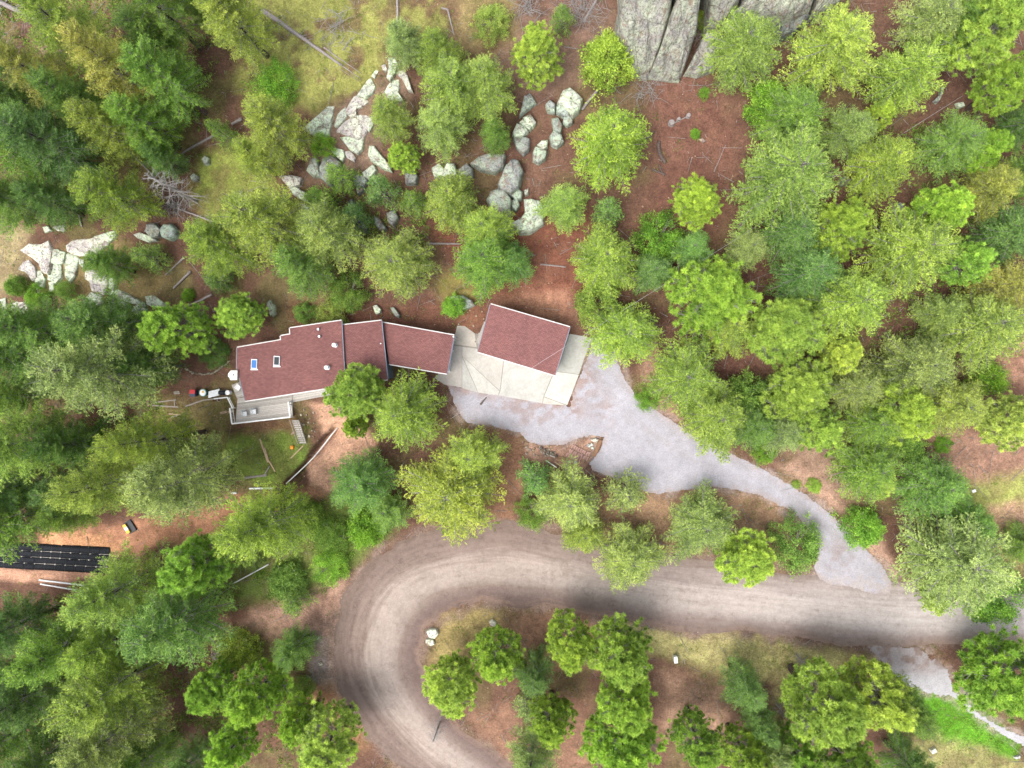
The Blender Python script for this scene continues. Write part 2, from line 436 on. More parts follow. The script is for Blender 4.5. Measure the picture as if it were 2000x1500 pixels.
def road_mat():
    m, nt, b, _ = new_mat('dirt_road')
    uv = N(nt, 'ShaderNodeUVMap', uv_map='strip')
    sx = N(nt, 'ShaderNodeSeparateXYZ'); nt.links.new(uv.outputs[0], sx.inputs[0])
    cmb = N(nt, 'ShaderNodeCombineXYZ')
    mu = N(nt, 'ShaderNodeMath', operation='MULTIPLY'); mu.inputs[1].default_value = 9.0; nt.links.new(sx.outputs[0], mu.inputs[0])
    mv = N(nt, 'ShaderNodeMath', operation='MULTIPLY'); mv.inputs[1].default_value = .09; nt.links.new(sx.outputs[1], mv.inputs[0])
    nt.links.new(mu.outputs[0], cmb.inputs[0]); nt.links.new(mv.outputs[0], cmb.inputs[1])
    st = noise_n(nt, 1.6, 6, .62, cmb.outputs[0])          # streaks along the road
    big = noise_n(nt, .28, 5, .6); mid = noise_n(nt, 1.7, 6, .7); fine = noise_n(nt, 6, 5, .8)
    sh = N(nt, 'ShaderNodeMath', operation='MULTIPLY_ADD'); sh.inputs[1].default_value = .32; nt.links.new(st.outputs[0], sh.inputs[0]); nt.links.new(sx.outputs[0], sh.inputs[2])
    sh2 = N(nt, 'ShaderNodeMath', operation='MULTIPLY_ADD'); sh2.inputs[1].default_value = .12; nt.links.new(big.outputs[0], sh2.inputs[0]); nt.links.new(sh.outputs[0], sh2.inputs[2])
    of = N(nt, 'ShaderNodeMath', operation='SUBTRACT'); of.inputs[1].default_value = .22; nt.links.new(sh2.outputs[0], of.inputs[0])
    prof = ramp(nt, of.outputs[0], [(.0, (.15, .11, .09)), (.14, (.165, .122, .105)), (.3, (.195, .148, .127)), (.46, (.295, .243, .21)), (.66, (.29, .24, .21)), (.78, (.19, .145, .125)), (.9, (.14, .102, .09)), (1., (.18, .125, .1))])
    tcx = N(nt, 'ShaderNodeTexCoord'); sxx = N(nt, 'ShaderNodeSeparateXYZ'); nt.links.new(tcx.outputs['Object'], sxx.inputs[0])
    gx = N(nt, 'ShaderNodeMapRange'); gx.inputs['From Min'].default_value = -5; gx.inputs['From Max'].default_value = 45; gx.inputs['To Max'].default_value = .75
    nt.links.new(sxx.outputs[0], gx.inputs['Value'])
    lane = ramp(nt, of.outputs[0], [(.0, (.22, .175, .155)), (.15, (.33, .295, .275)), (.4, (.4, .37, .355)), (.72, (.38, .35, .335)), (.88, (.24, .195, .178)), (1., (.2, .15, .125))])
    pc = mix(nt, gx.outputs[0], prof.outputs[0], lane.outputs[0])
    s2 = ramp(nt, st.outputs[0], [(.3, (.8, .785, .775)), (.5, (1, 1, 1)), (.7, (1.15, 1.15, 1.15))])
    c = mix(nt, .75, pc, s2.outputs[0], 'MULTIPLY')
    blot = noise_n(nt, .8, 7, .75); bl = ramp(nt, blot.outputs[0], [(.34, (.62, .58, .56)), (.46, (1, 1, 1))]); c = mix(nt, .55, c, bl.outputs[0], 'MULTIPLY')
    a = ramp(nt, mid.outputs[0], [(.3, (.8, .77, .76)), (.65, (1.12, 1.12, 1.12))])
    c = mix(nt, .7, c, a.outputs[0], 'MULTIPLY')
    f = ramp(nt, fine.outputs[0], [(.3, (.78, .78, .78)), (.7, (1.2, 1.2, 1.2))])
    c = mix(nt, .7, c, f.outputs[0], 'MULTIPLY')
    nt.links.new(c, b.inputs['Base Color']); b.inputs['Roughness'].default_value = .95; b.inputs['Specular IOR Level'].default_value = .12
    bump(nt, b, st.outputs[0], .35, .06)
    return m
M['road'] = road_mat()

def roof_mat(name, ang, base):
    m, nt, b, _ = new_mat(name)
    tc = N(nt, 'ShaderNodeTexCoord'); mp = N(nt, 'ShaderNodeMapping'); mp.inputs['Rotation'].default_value = (0, 0, ang)
    nt.links.new(tc.outputs['Object'], mp.inputs[0])
    br = N(nt, 'ShaderNodeTexBrick', Scale=1.0); br.inputs['Brick Width'].default_value = .32; br.inputs['Row Height'].default_value = .15
    br.inputs['Mortar Size'].default_value = .012; br.inputs['Bias'].default_value = 0
    br.inputs['Color1'].default_value = (*[c * .86 for c in base], 1); br.inputs['Color2'].default_value = (*[min(1, c * 1.16) for c in base], 1)
    br.inputs['Mortar'].default_value = (*[c * .42 for c in base], 1)
    nt.links.new(mp.outputs[0], br.inputs['Vector'])
    n = noise_n(nt, .4, 5, .6); a = ramp(nt, n.outputs[0], [(.3, (.85, .85, .88)), (.7, (1.12, 1.1, 1.08))])
    c = mix(nt, .9, br.outputs[0], a.outputs[0], 'MULTIPLY')
    n2 = noise_n(nt, 5, 5, .75); a2 = ramp(nt, n2.outputs[0], [(.3, (.82, .82, .84)), (.7, (1.18, 1.16, 1.13))])
    c = mix(nt, .45, c, a2.outputs[0], 'MULTIPLY')
    nt.links.new(c, b.inputs['Base Color']); b.inputs['Roughness'].default_value = .93; b.inputs['Specular IOR Level'].default_value = .2
    bump(nt, b, br.outputs['Fac'], -.3, .02)
    return m
ROOFC = (.175, .08, .074)

def concrete_mat():
    m, nt, b, _ = new_mat('concrete')
    oi = N(nt, 'ShaderNodeObjectInfo')
    n1 = noise_n(nt, .5, 6, .6); n2 = noise_n(nt, 3, 6, .7); n3 = noise_n(nt, 16, 4, .7)
    a = ramp(nt, n1.outputs[0], [(.3, (.335, .322, .297)), (.7, (.42, .407, .38))])
    c = mix(nt, 1, a.outputs[0], oi.outputs['Color'], 'MULTIPLY')
    a2 = ramp(nt, n2.outputs[0], [(.3, (.84, .82, .78)), (.6, (1.04, 1.04, 1.04))]); c = mix(nt, .8, c, a2.outputs[0], 'MULTIPLY')
    a3 = ramp(nt, n3.outputs[0], [(.3, (.85, .85, .85)), (.7, (1.12, 1.12, 1.12))]); c = mix(nt, .7, c, a3.outputs[0], 'MULTIPLY')
    nt.links.new(c, b.inputs['Base Color']); b.inputs['Roughness'].default_value = .9
    bump(nt, b, n3.outputs[0], .2, .01)
    return m
M['concrete'] = concrete_mat()

def deck_mat():
    m, nt, b, _ = new_mat('weathered_deck_board')
    oi = N(nt, 'ShaderNodeObjectInfo')
    n = noise_n(nt, 7, 5, .7)
    r = ramp(nt, n.outputs[0], [(.3, (.33, .3, .27)), (.7, (.48, .45, .41))])
    hs = N(nt, 'ShaderNodeHueSaturation'); nt.links.new(r.outputs[0], hs.inputs['Color'])
    mr = N(nt, 'ShaderNodeMapRange'); mr.inputs['To Min'].default_value = .75; mr.inputs['To Max'].default_value = 1.25
    nt.links.new(oi.outputs['Random'], mr.inputs['Value']); nt.links.new(mr.outputs[0], hs.inputs['Value'])
    nt.links.new(hs.outputs[0], b.inputs['Base Color']); b.inputs['Roughness'].default_value = .85
    return m
M['deck'] = deck_mat()

# ================================================================= THE SETTING
# ground colour zones: (polygon in photo pixels, colour, edge softness px, patchiness 0..1, grass density)
LITTER = (.125, .07, .05)
ZONES = [
    # red-brown soil and needle litter
    ([(1240,130),(1400,140),(1460,260),(1440,420),(1330,560),(1240,440),(1280,300)], (.15,.075,.055), 40, .2, 0),
    ([(830,420),(1130,380),(1240,520),(1120,600),(930,590),(860,500)], (.165,.07,.047), 30, .3, 0),
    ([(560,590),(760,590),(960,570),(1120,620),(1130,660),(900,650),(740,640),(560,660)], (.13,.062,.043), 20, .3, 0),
    ([(1290,500),(1500,480),(1480,720),(1420,760),(1320,640)], (.125,.063,.048), 30, .2, 0),
    ([(960,570),(1120,560),(1140,640),(1110,640),(1000,600)], (.27,.14,.095), 22, .4, 0),
    ([(880,595),(960,590),(950,640),(890,650)], (.2,.095,.06), 12, .3, 0),
    ([(1020,0),(1260,0),(1220,140),(1040,200),(960,160),(970,60)], (.19,.12,.09), 40, .5, 0),
    # meadow at the top
    ([(430,-40),(900,-60),(880,60),(770,90),(735,180),(640,215),(500,235),(440,160),(480,80)], (.23,.235,.07), 35, .85, .75),
    ([(380,300),(470,270),(560,380),(520,450),(400,450),(370,380)], (.2,.235,.055), 28, .5, .7),
    ([(-60,430),(60,440),(70,560),(-60,600)], (.27,.22,.12), 30, .4, .3),
    ([(60,60),(150,60),(170,130),(60,140)], (.24,.19,.11), 25, .5, .2),
    ([(130,470),(320,470),(330,620),(150,620),(40,560)], (.2,.15,.07), 25, .6, .35),
    ([(880,-30),(1010,-30),(1010,100),(900,100)], (.22,.17,.08), 25, .5, .3),
    ([(840,540),(900,520),(940,580),(860,600)], (.22,.19,.06), 22, .4, .5),
    ([(590,260),(650,205),(730,150),(770,105),(810,170),(800,200),(740,300),(760,340),(700,380),(600,350)], (.2,.135,.1), 14, .4, .08),
    # garden below the deck and the bank down to the road
    ([(430,850),(600,838),(612,900),(560,955),(480,940),(400,900)], (.16,.23,.045), 18, .4, .9),
    ([(470,815),(580,815),(590,850),(470,850)], (.17,.1,.055), 16, .4, .2),
    ([(520,990),(700,960),(770,1040),(700,1110),(600,1180),(450,1180),(420,1080)], (.15,.2,.05), 35, .5, .8),
    ([(300,760),(450,790),(440,900),(280,870)], (.17,.14,.06), 30, .5, .4),
    ([(900,840),(1010,830),(1040,930),(1000,1040),(920,1030)], (.2,.11,.07), 25, .3, .1),
    ([(1100,960),(1560,940),(1580,1120),(1180,1080)], (.25,.16,.1), 30, .5, .2),
    # excavated orange soil
    ([(596,790),(640,785),(735,860),(700,930),(640,965),(600,955),(600,905),(640,860),(618,830)], (.52,.31,.215), 9, .12, 0),
    ([(70,1040),(220,1020),(345,985),(470,962),(600,955),(640,965),(480,1040),(380,1060),(260,1080),(80,1075)], (.36,.185,.115), 14, .25, 0),
    ([(-60,1108),(180,1112),(180,1136),(-60,1140)], (.42,.24,.165), 7, .2, 0),
    ([(80,1040),(240,1050),(230,1075),(85,1074)], (.45,.24,.13), 9, .2, 0),
    ([(1020,862),(1060,868),(1110,860),(1180,850),(1172,880),(1150,910),(1140,935),(1100,920),(1030,900)], (.3,.185,.135), 8, .2, 0),
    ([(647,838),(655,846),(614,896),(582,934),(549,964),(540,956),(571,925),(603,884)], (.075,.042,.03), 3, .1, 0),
    # road verges and spur
    ([(490,1185),(560,1165),(680,1130),(680,1260),(620,1250),(520,1245),(480,1225)], (.32,.2,.15), 20, .3, 0),
    ([(600,1230),(690,1240),(720,1420),(640,1390),(600,1300)], (.2,.165,.155), 20, .4, 0),
    ([(560,1340),(660,1330),(740,1440),(700,1470),(540,1440)], (.23,.13,.07), 26, .3, .1),
    ([(640,1290),(652,1275),(664,1320),(690,1360),(700,1390),(692,1395),(672,1350),(650,1320)], (.42,.33,.27), 4, .2, 0),
    ([(860,1185),(1020,1180),(1000,1250),(900,1290),(840,1300)], (.27,.21,.09), 22, .45, .5),
    ([(1000,1185),(1200,1205),(1180,1300),(1060,1300),(960,1220)], (.25,.145,.095), 25, .4, .1),
    ([(900,1380),(1160,1360),(1160,1520),(960,1520)], (.22,.125,.085), 30, .3, 0),
    ([(1190,1212),(1330,1225),(1600,1255),(1720,1285),(1620,1320),(1460,1330),(1300,1290),(1220,1260)], (.33,.3,.13), 16, .35, .8),
    ([(1280,1300),(1420,1330),(1440,1450),(1290,1440)], (.28,.175,.12), 30, .35, .1),
    ([(1520,1300),(1620,1310),(1560,1400),(1500,1380)], (.28,.24,.11), 25, .5, .4),
    ([(1280,660),(1240,700),(1270,790),(1340,840),(1320,780)], (.3,.18,.125), 16, .3, 0),
    ([(1510,900),(1560,900),(1700,1020),(1760,1120),(1735,1130),(1660,1030),(1570,950)], (.36,.23,.17), 12, .25, 0),
    ([(1500,840),(1700,870),(1680,980),(1600,960)], (.24,.16,.115), 30, .4, .15),
    ([(1780,840),(1920,820),(2060,860),(2060,960),(1860,950)], (.27,.16,.115), 30, .3, .05),
    ([(1860,950),(2060,900),(2060,1000),(1990,1010),(1960,1100),(1890,1060)], (.28,.3,.09), 22, .45, .8),
    ([(1930,990),(2060,960),(2060,1060),(1950,1060)], (.36,.23,.15), 18, .3, .1),
    ([(1830,1000),(1980,1060),(2060,1110),(2060,1150),(1900,1140)], (.22,.2,.08), 24, .5, .5),
    ([(1785,1340),(1890,1355),(1995,1450),(1990,1485),(1900,1475),(1830,1450),(1790,1410)], (.1,.26,.02), 10, .12, 1.0),
    ([(1790,1400),(1870,1440),(1990,1480),(2060,1520),(1800,1540),(1770,1440)], (.26,.25,.1), 16, .5, .6),
    ([(1940,660),(2060,640),(2060,780),(1960,740)], (.32,.18,.125), 20, .3, 0),
]
ROAD_E = [((2120,1168),(2120,1262)),((2060,1162),(2060,1256)),((1900,1146),(1900,1254)),((1740,1134),(1740,1264)),((1600,1124),(1600,1250)),((1480,1110),(1480,1240)),((1300,1086),(1300,1226)),
    ((1150,1058),(1150,1198)),((1050,1032),(1050,1184)),((960,1020),(985,1180)),((860,1035),(920,1182)),((770,1062),(870,1198)),((705,1115),(838,1224)),((665,1185),(824,1260)),
    ((645,1255),(821,1302)),((655,1322),(831,1342)),((690,1392),(864,1387)),((735,1452),(910,1432)),((790,1507),(978,1482)),((850,1562),(1040,1532)),((910,1615),(1100,1585))]
DRIVE = [(872,748),(900,757),(985,770),(1050,783),(1112,794),(1125,750),(1150,690),(1156,657),(1182,664),(1204,692),(1216,732),(1245,777),(1290,806),(1350,846),(1420,881),(1500,921),(1560,956),(1620,1001),(1680,1060),(1724,1104),(1744,1140),
    (1738,1160),(1700,1160),(1660,1146),(1620,1142),(1598,1130),(1590,1108),(1600,1062),(1552,1002),(1482,967),(1400,951),(1330,959),(1282,966),(1240,956),(1200,936),(1160,921),(1150,906),(1174,872),(1178,853),(1150,851),(1100,869),(1060,871),(1030,863),(1014,846),(960,832),(912,827),(892,802)]
DRIVE2 = [(1690,1262),(1790,1262),(1850,1305),(1862,1345),(1905,1388),(1955,1418),(2080,1472),(2080,1496),(1985,1452),(1905,1402),(1862,1362),(1800,1352),(1755,1330)]
SLABS = [
    ('pale rounded concrete slab at the corner between house end and garage', [(893,636),(908,637),(927,651),(931,678),(884,672)], (1.0,.94,.88)),
    ('shaded concrete slab beside the east end wall of the house', [(884,674.5),(902,677),(902,695),(902,757),(868,751),(848,738),(872,715)], (.92,.88,.86)),
    ('concrete slab touching the lower left corner of the garage', [(902.8,677.3),(931,681),(940,690),(983.6,702.6),(976.2,763.2),(902.8,694.8)], (1.0,.98,.95)),
    ('narrow wedge of concrete between two diagonal joints', [(903.4,696.3),(975.4,764),(972.5,772),(934.2,766.7)], (1.05,1.05,1.02)),
    ('triangular concrete piece at the lower left of the apron', [(902.6,697),(933.3,766.6),(902.8,758.2)], (.97,.98,.97)),
    ('large pale concrete slab in front of the garage doors', [(984.6,703),(1078.6,733),(1061.6,774),(1059,787.4),(973.6,772.2),(977.3,763.4)], (1.0,1.01,1.0)),
    ('bright concrete slab off the lower right garage corner', [(1079.8,734),(1088.2,726.2),(1130.6,732),(1108,791),(1062.8,774.4)], (1.13,1.14,1.12)),
    ('thin concrete strip along the front edge of the apron', [(1062.2,775.4),(1107,792),(1060,788.2)], (1.06,1.04,.98)),
    ('darker grey concrete slab on the right side of the garage', [(1113,652),(1158,660),(1142,697),(1131,731),(1088.8,725.4)], (.9,.92,.9)),  # tint a little darker than the neighbouring slabs
    ('concrete floor slab under the garage', [(934,650),(1111,654),(1087,724),(1078,730),(985,699),(941,687)], (.95,.95,.95)),
]
HOUSE_FOOT = [(470,690),(560,655),(668,640),(745,638),(880,665),(868,720),(760,705),(680,745),(482,775)]

def warp(u, v, amp=14, sc=45.0, seed=3):
    du = (fbm(u / sc, v / sc, seed, 3) - .5) * 2 * amp; dv = (fbm(u / sc, v / sc, seed + 9, 3) - .5) * 2 * amp
    return u + du, v + dv

def zone_eval(u, v):
    """base colour and grass density at photo pixels (arrays)"""
    col = np.tile(np.array(LITTER), (len(u), 1)); grass = np.full(len(u), .04)
    big = fbm(u / 160, v / 160, 31, 3)[:, None]
    col = col * (0.8 + .4 * big)
    olive = sstep(.46, .64, fbm(u / 70, v / 70, 44, 4))
    left = .38 + .34 * sstep(900, 300, u)
    col = col * (1 - olive[:, None] * left[:, None]) + np.array((.15, .135, .055)) * olive[:, None] * left[:, None]
    grass = grass + .25 * olive * left
    wu, wv = warp(u, v)
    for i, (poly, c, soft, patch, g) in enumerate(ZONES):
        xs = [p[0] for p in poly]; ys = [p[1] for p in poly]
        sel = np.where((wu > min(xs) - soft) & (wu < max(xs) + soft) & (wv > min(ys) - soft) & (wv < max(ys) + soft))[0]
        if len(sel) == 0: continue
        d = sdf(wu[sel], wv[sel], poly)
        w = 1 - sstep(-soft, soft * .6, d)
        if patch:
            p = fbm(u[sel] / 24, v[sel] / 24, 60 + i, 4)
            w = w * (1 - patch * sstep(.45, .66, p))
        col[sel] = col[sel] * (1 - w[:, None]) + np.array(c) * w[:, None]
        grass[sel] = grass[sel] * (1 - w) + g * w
    # worn shoulders beside road and gravel
    rp = [p[0] for p in ROAD_E] + [p[1] for p in ROAD_E][::-1]
    w = (1 - sstep(2, 22, seg_dist(wu, wv, rp))) * (.35 + .65 * sstep(.35, .6, fbm(u / 20, v / 20, 71, 3)))
    col = col * (1 - w[:, None]) + np.array((.19, .135, .11)) * w[:, None]; grass = grass * (1 - w)
    for pl in (DRIVE, DRIVE2):
        w = .8 * (1 - sstep(0, 13, seg_dist(wu, wv, pl))) * sstep(.35, .6, fbm(u / 12, v / 12, 73, 3))
        col = col * (1 - w[:, None]) + np.array((.29, .23, .2)) * w[:, None]; grass = grass * (1 - w)
    return col, grass

def set_color(me, name, col):
    a = me.color_attributes.new(name, 'FLOAT_COLOR', 'POINT')
    c = np.ones((len(col), 4), np.float32); c[:, :3] = col
    a.data.foreach_set('color', c.ravel())

def make_ground():
    def axis(lim, step):
        a = np.arange(-lim, lim + 1e-6, step)
        e = lim + np.cumsum(np.geomspace(step, 60, 26))
        return np.concatenate([-e[::-1], a, e])
    X = axis(70, .34); Y = axis(54, .34)
    gx, gy = np.meshgrid(X, Y); z = hgt(gx, gy)
    V = np.stack([gx.ravel(), gy.ravel(), z.ravel()], 1)
    nx, ny = len(X), len(Y)
    i = (np.arange(ny - 1)[:, None] * nx + np.arange(nx - 1)[None, :]).ravel()
    F = np.stack([i, i + 1, i + nx + 1, i + nx], 1)
    me = np_mesh('ground', V, F, True)
    u, v = proj(V[:, 0], V[:, 1], V[:, 2])
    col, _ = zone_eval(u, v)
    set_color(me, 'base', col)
    return tag(link('ground', me, M['ground']), kind='structure')
make_ground()

def sheet(name, poly, mat, up, step, colfun, rag=5.0, rsc=14.0):
    P = np.array([gnd(u, v) for u, v in poly])
    x0, y0 = P[:, :2].min(0) - .6; x1, y1 = P[:, :2].max(0) + .6
    X = np.arange(x0, x1, step); Y = np.arange(y0, y1, step)
    gx, gy = np.meshgrid(X, Y); z = hgt(gx, gy)
    u, v = proj(gx, gy, z)
    wu, wv = warp(u.ravel(), v.ravel(), rag, rsc, 77)
    ins = inside(wu, wv, poly).reshape(gx.shape)
    nx = len(X)
    ok = ins[:-1, :-1] & ins[1:, :-1] & ins[:-1, 1:] & ins[1:, 1:]
    jj, ii = np.where(ok)
    a = jj * nx + ii
    F = np.stack([a, a + 1, a + nx + 1, a + nx], 1)
    used, inv = np.unique(F, return_inverse=True)
    V = np.stack([gx.ravel()[used], gy.ravel()[used], z.ravel()[used] + up], 1)
    me = np_mesh(name, V, inv.reshape(F.shape), True)
    set_color(me, 'base', colfun(u.ravel()[used], v.ravel()[used]))
    return tag(link(name, me, mat), kind='structure')

def drive_col(u, v):
    c = np.tile(np.array((.305, .295, .318)), (len(u), 1))
    br = np.array((.24, .17, .15))
    def blend(w, k): c[:] = c * (1 - w[:, None]) + np.array(k) * w[:, None]
    p = fbm(u / 16, v / 12, 91, 4)
    near = 1 - sstep(6, 40, sdf(u, v, [(870,740),(985,762),(1108,790),(1150,660),(1100,640),(900,640)]))
    blend(.75 * near * sstep(.46, .62, p), br)
    for cu, cv, ru, rv in ((1150,745,22,40),(1185,800,30,28),(1120,805,25,14),(1000,800,60,10),(1040,820,40,14),(1570,1050,25,30),(1640,1085,30,30),(1340,905,60,16)):
        d = ((u - cu) / ru) ** 2 + ((v - cv) / rv) ** 2
        blend(.6 * np.exp(-d) * sstep(.4, .6, p), br if cu < 1330 or cu > 1500 else (.25, .245, .27))
    e = 1 - sstep(0, 16, seg_dist(u, v, DRIVE))
    blend(.55 * e * sstep(.3, .6, fbm(u / 9, v / 9, 19, 3)), (.3, .22, .185))
    tr = np.exp(-((seg_dist(u, v, [(1160,700),(1230,800),(1350,880),(1500,950),(1650,1080)], False) - 14) / 9) ** 2)
    blend(.5 * tr * (.4 + .6 * sstep(.35, .6, fbm(u / 30, v / 30, 37, 3))), (.255, .235, .24))
    sp = sstep(.56, .68, fbm(u / 7, v / 7, 41, 3)); blend(.18 * sp, (.25, .22, .22))
    rd = sstep(1100, 1155, v) * sstep(.35, .6, fbm(u / 12, v / 8, 43, 3)); blend(.75 * rd, (.33, .285, .26))
    return c
sheet('gravel_driveway', DRIVE, M['gravel'], .06, .11, drive_col, 2.6, 7.0)
def drive2_col(u, v):
    w = sstep(1330, 1290, v)[:, None] * (.5 + .5 * sstep(.4, .6, fbm(u / 14, v / 14, 5, 3)))[:, None]
    return np.array((.34, .33, .335)) * (1 - w) + np.array((.2, .15, .13)) * w
sheet('gravel_side_lane', DRIVE2, M['gravel'], .05, .13, drive2_col, 6.0, 9.0)

def make_road():
    E = np.array(ROAD_E, float)
    def cr(P, t):
        i = int(min(max(math.floor(t), 0), len(P) - 2)); f = t - i
        p0 = P[max(i - 1, 0)]; p1 = P[i]; p2 = P[i + 1]; p3 = P[min(i + 2, len(P) - 1)]
        return .5 * ((2 * p1) + (-p0 + p2) * f + (2 * p0 - 5 * p1 + 4 * p2 - p3) * f * f + (-p0 + 3 * p1 - 3 * p2 + p3) * f ** 3)
    nl, nc = (len(E) - 1) * 26, 22
    V = []; UV = []; L = 0; prev = None
    rows = []
    for a in range(nl + 1):
        t = a * (len(E) - 1) / nl
        A = cr(E[:, 0], t); B = cr(E[:, 1], t)
        ea = float((fbm(np.array([a * .06]), np.array([1.]), 8, 4)[0] - .5) * .16 + (fbm(np.array([a * .5]), np.array([3.]), 12, 2)[0] - .5) * .03)
        eb = float((fbm(np.array([a * .06]), np.array([7.]), 9, 4)[0] - .5) * .16 + (fbm(np.array([a * .5]), np.array([9.]), 13, 2)[0] - .5) * .03)
        row = []
        for k in range(nc + 1):
            f = k / nc
            f2 = f + ea * max(0, 1 - f * 4) - eb * max(0, 1 - (1 - f) * 4)
            row.append(A + (B - A) * f2)
        rows.append(row)
    px = np.array(rows)                                  # rows x cols x 2
    pu, pv = px[..., 0].ravel(), px[..., 1].ravel()
    z = np.full(pu.shape, -3.0)
    D = np.stack([(pu - IW / 2) / FPX, -(pv - IH / 2) / FPX, -np.ones_like(pu)], 1) @ RM.T
    for _ in range(5):
        t = (z - CAM_H) / D[:, 2]; x = D[:, 0] * t; y = D[:, 1] * t; z = hgt(x, y)
    V = np.stack([x, y, z + .028], 1)
    n1 = nc + 1
    i = (np.arange(nl)[:, None] * n1 + np.arange(nc)[None, :]).ravel()
    F = np.stack([i, i + n1, i + n1 + 1, i + 1], 1)
    me = np_mesh('dirt_road', V, F, True)
    if me.polygons[5].normal.z < 0: me.flip_normals()
    mid = V.reshape(nl + 1, n1, 3)[:, nc // 2]
    s = np.concatenate([[0], np.cumsum(np.linalg.norm(np.diff(mid, axis=0), axis=1))])
    uvv = np.stack([np.tile(np.arange(n1) / nc, nl + 1), np.repeat(s, n1)], 1)
    lay = me.uv_layers.new(name='strip')
    li = np.empty(len(me.loops), np.int32); me.loops.foreach_get('vertex_index', li)
    lay.data.foreach_set('uv', uvv[li].astype(np.float32).ravel())
    return tag(link('dirt_road', me, M['road']), kind='structure')
make_road()

apron = tag(bpy.data.objects.new('concrete_apron', None), kind='structure')
scene.collection.objects.link(apron)
ac = at(1000, 720, 0); apron.location = tuple(ac)
bed = [(893.5,637),(908,638),(927,651.5),(1113,652.5),(1157,660.5),(1141.5,697),(1107.5,791.5),(1060,787.5),(973,771.5),(903,757),(869,750.5),(850,738),(873,715),(884.5,673)]
jb = prism('joint_bed', [tuple(at(u, v, .1)[:2]) for u, v in bed], .055, -.3, M['concrete'], apron); jb.color = (.6, .56, .52, 1)
for i, (lab, poly, c) in enumerate(SLABS):
    pts = [tuple(at(u, v, .1)[:2]) for u, v in poly]
    s = prism('concrete_slab', pts, .085 + (i % 3) * .008, -.35, M['concrete'], apron)
    s.color = (*c, 1)

# ================================================================= HOUSE, GARAGE AND WHAT STANDS AROUND THEM
def edge_box(name, A, B, out, w, h, mat, parent):
    """gutter or fascia: box along A-B set outside the edge"""
    A = np.array(A, float); B = np.array(B, float); d = (B - A)[:2]; d = d / np.linalg.norm(d)
    nrm = np.array([d[1], -d[0], 0]);
    if np.dot(nrm[:2], np.array(out[:2]) - A[:2]) < 0: nrm = -nrm
    off = nrm * (w / 2 + .004)
    return beam(name, A + off, B + off, w, h, mat, parent)

def inset(pts, c, k): return [(c[0] + (p[0] - c[0]) * k, c[1] + (p[1] - c[1]) * k) for p in pts]

house = empty('house', at(650, 700, 0), 'long low house with stepped dark red shingle roof and white fascia', 'house')
rm1 = roof_mat('red_shingle_a', math.radians(-9), ROOFC); rm3 = roof_mat('red_shingle_b', math.radians(10), ROOFC); rmg = roof_mat('red_shingle_c', math.radians(16), (.187,.086,.08))

def roof_section(poly, zs, mat, white_edges, dark_edges=(), wall_k=.93, wall_z=-2.4, hs=house, th=.2):
    P = [at(u, v, z) for (u, v), z in zip(poly, zs)]
    pts = [tuple(p[:2]) for p in P]; zz = [p[2] for p in P]
    r = prism('roof', pts, zz, [z - th for z in zz], mat, hs)
    c = np.mean(pts, axis=0)
    for i in white_edges:
        A = P[i]; B = P[(i + 1) % len(P)]
        out = (np.array(A) + B) / 2 + ((np.array(A) + B) / 2 - np.array([c[0], c[1], A[2]])) * .5
        d = (B - A)[:2]; n_ = np.array([d[1], -d[0]])
        mid = (A + B)[:2] / 2
        area = sum(pts[k][0] * pts[(k + 1) % len(pts)][1] - pts[(k + 1) % len(pts)][0] * pts[k][1] for k in range(len(pts)))
        o = mid + (n_ if area > 0 else -n_)
        edge_box('gutter', A - np.array([0, 0, .09]), B - np.array([0, 0, .09]), o, .11, .19, M['fascia'], r)
    for i in dark_edges:
        A = P[i]; B = P[(i + 1) % len(P)]
        d = (B - A)[:2]; n_ = np.array([d[1], -d[0]])
        area = sum(pts[k][0] * pts[(k + 1) % len(pts)][1] - pts[(k + 1) % len(pts)][0] * pts[k][1] for k in range(len(pts)))
        o = (A + B)[:2] / 2 + (n_ if area > 0 else -n_)
        edge_box('rake_board', A - np.array([0, 0, .11]), B - np.array([0, 0, .11]), o, .07, .2, M['bluegrey'], r)
    wp = inset(pts, c, wall_k)
    wt = [z - th - .01 for z in zz]
    prism('wall', wp, wt, wall_z, M['bluegrey'], hs)
    return r, P, wp

# section 1: the wide western part with a stepped north edge
s1 = [(463,679),(549,664),(548,656),(567,653),(566,641),(667,626),(674,754),(645,757),(479,783),(462,717)]
def zs1(v): return 4.35 + (v - 700) * .004
r1, P1, w1 = roof_section(s1, [zs1(v) for u, v in s1], rm1, (0, 1, 2, 3, 4, 7, 6), (5, 8, 9), .945)
s2 = [(669,635),(745,626),(757,741),(675,754)]
r2, P2, w2 = roof_section(s2, [3.95 + (v - 690) * .004 for u, v in s2], rm1, (0, 2), (1,), .93)
s3 = [(748,630),(887,655),(873,730),(760,711)]
r3, P3, w3 = roof_section(s3, [3.35 + (v - 690) * .004 for u, v in s3], rm3, (0, 2), (1,), .9, -.2)

def on_roof(u, v, zf): return at(u, v, zf)
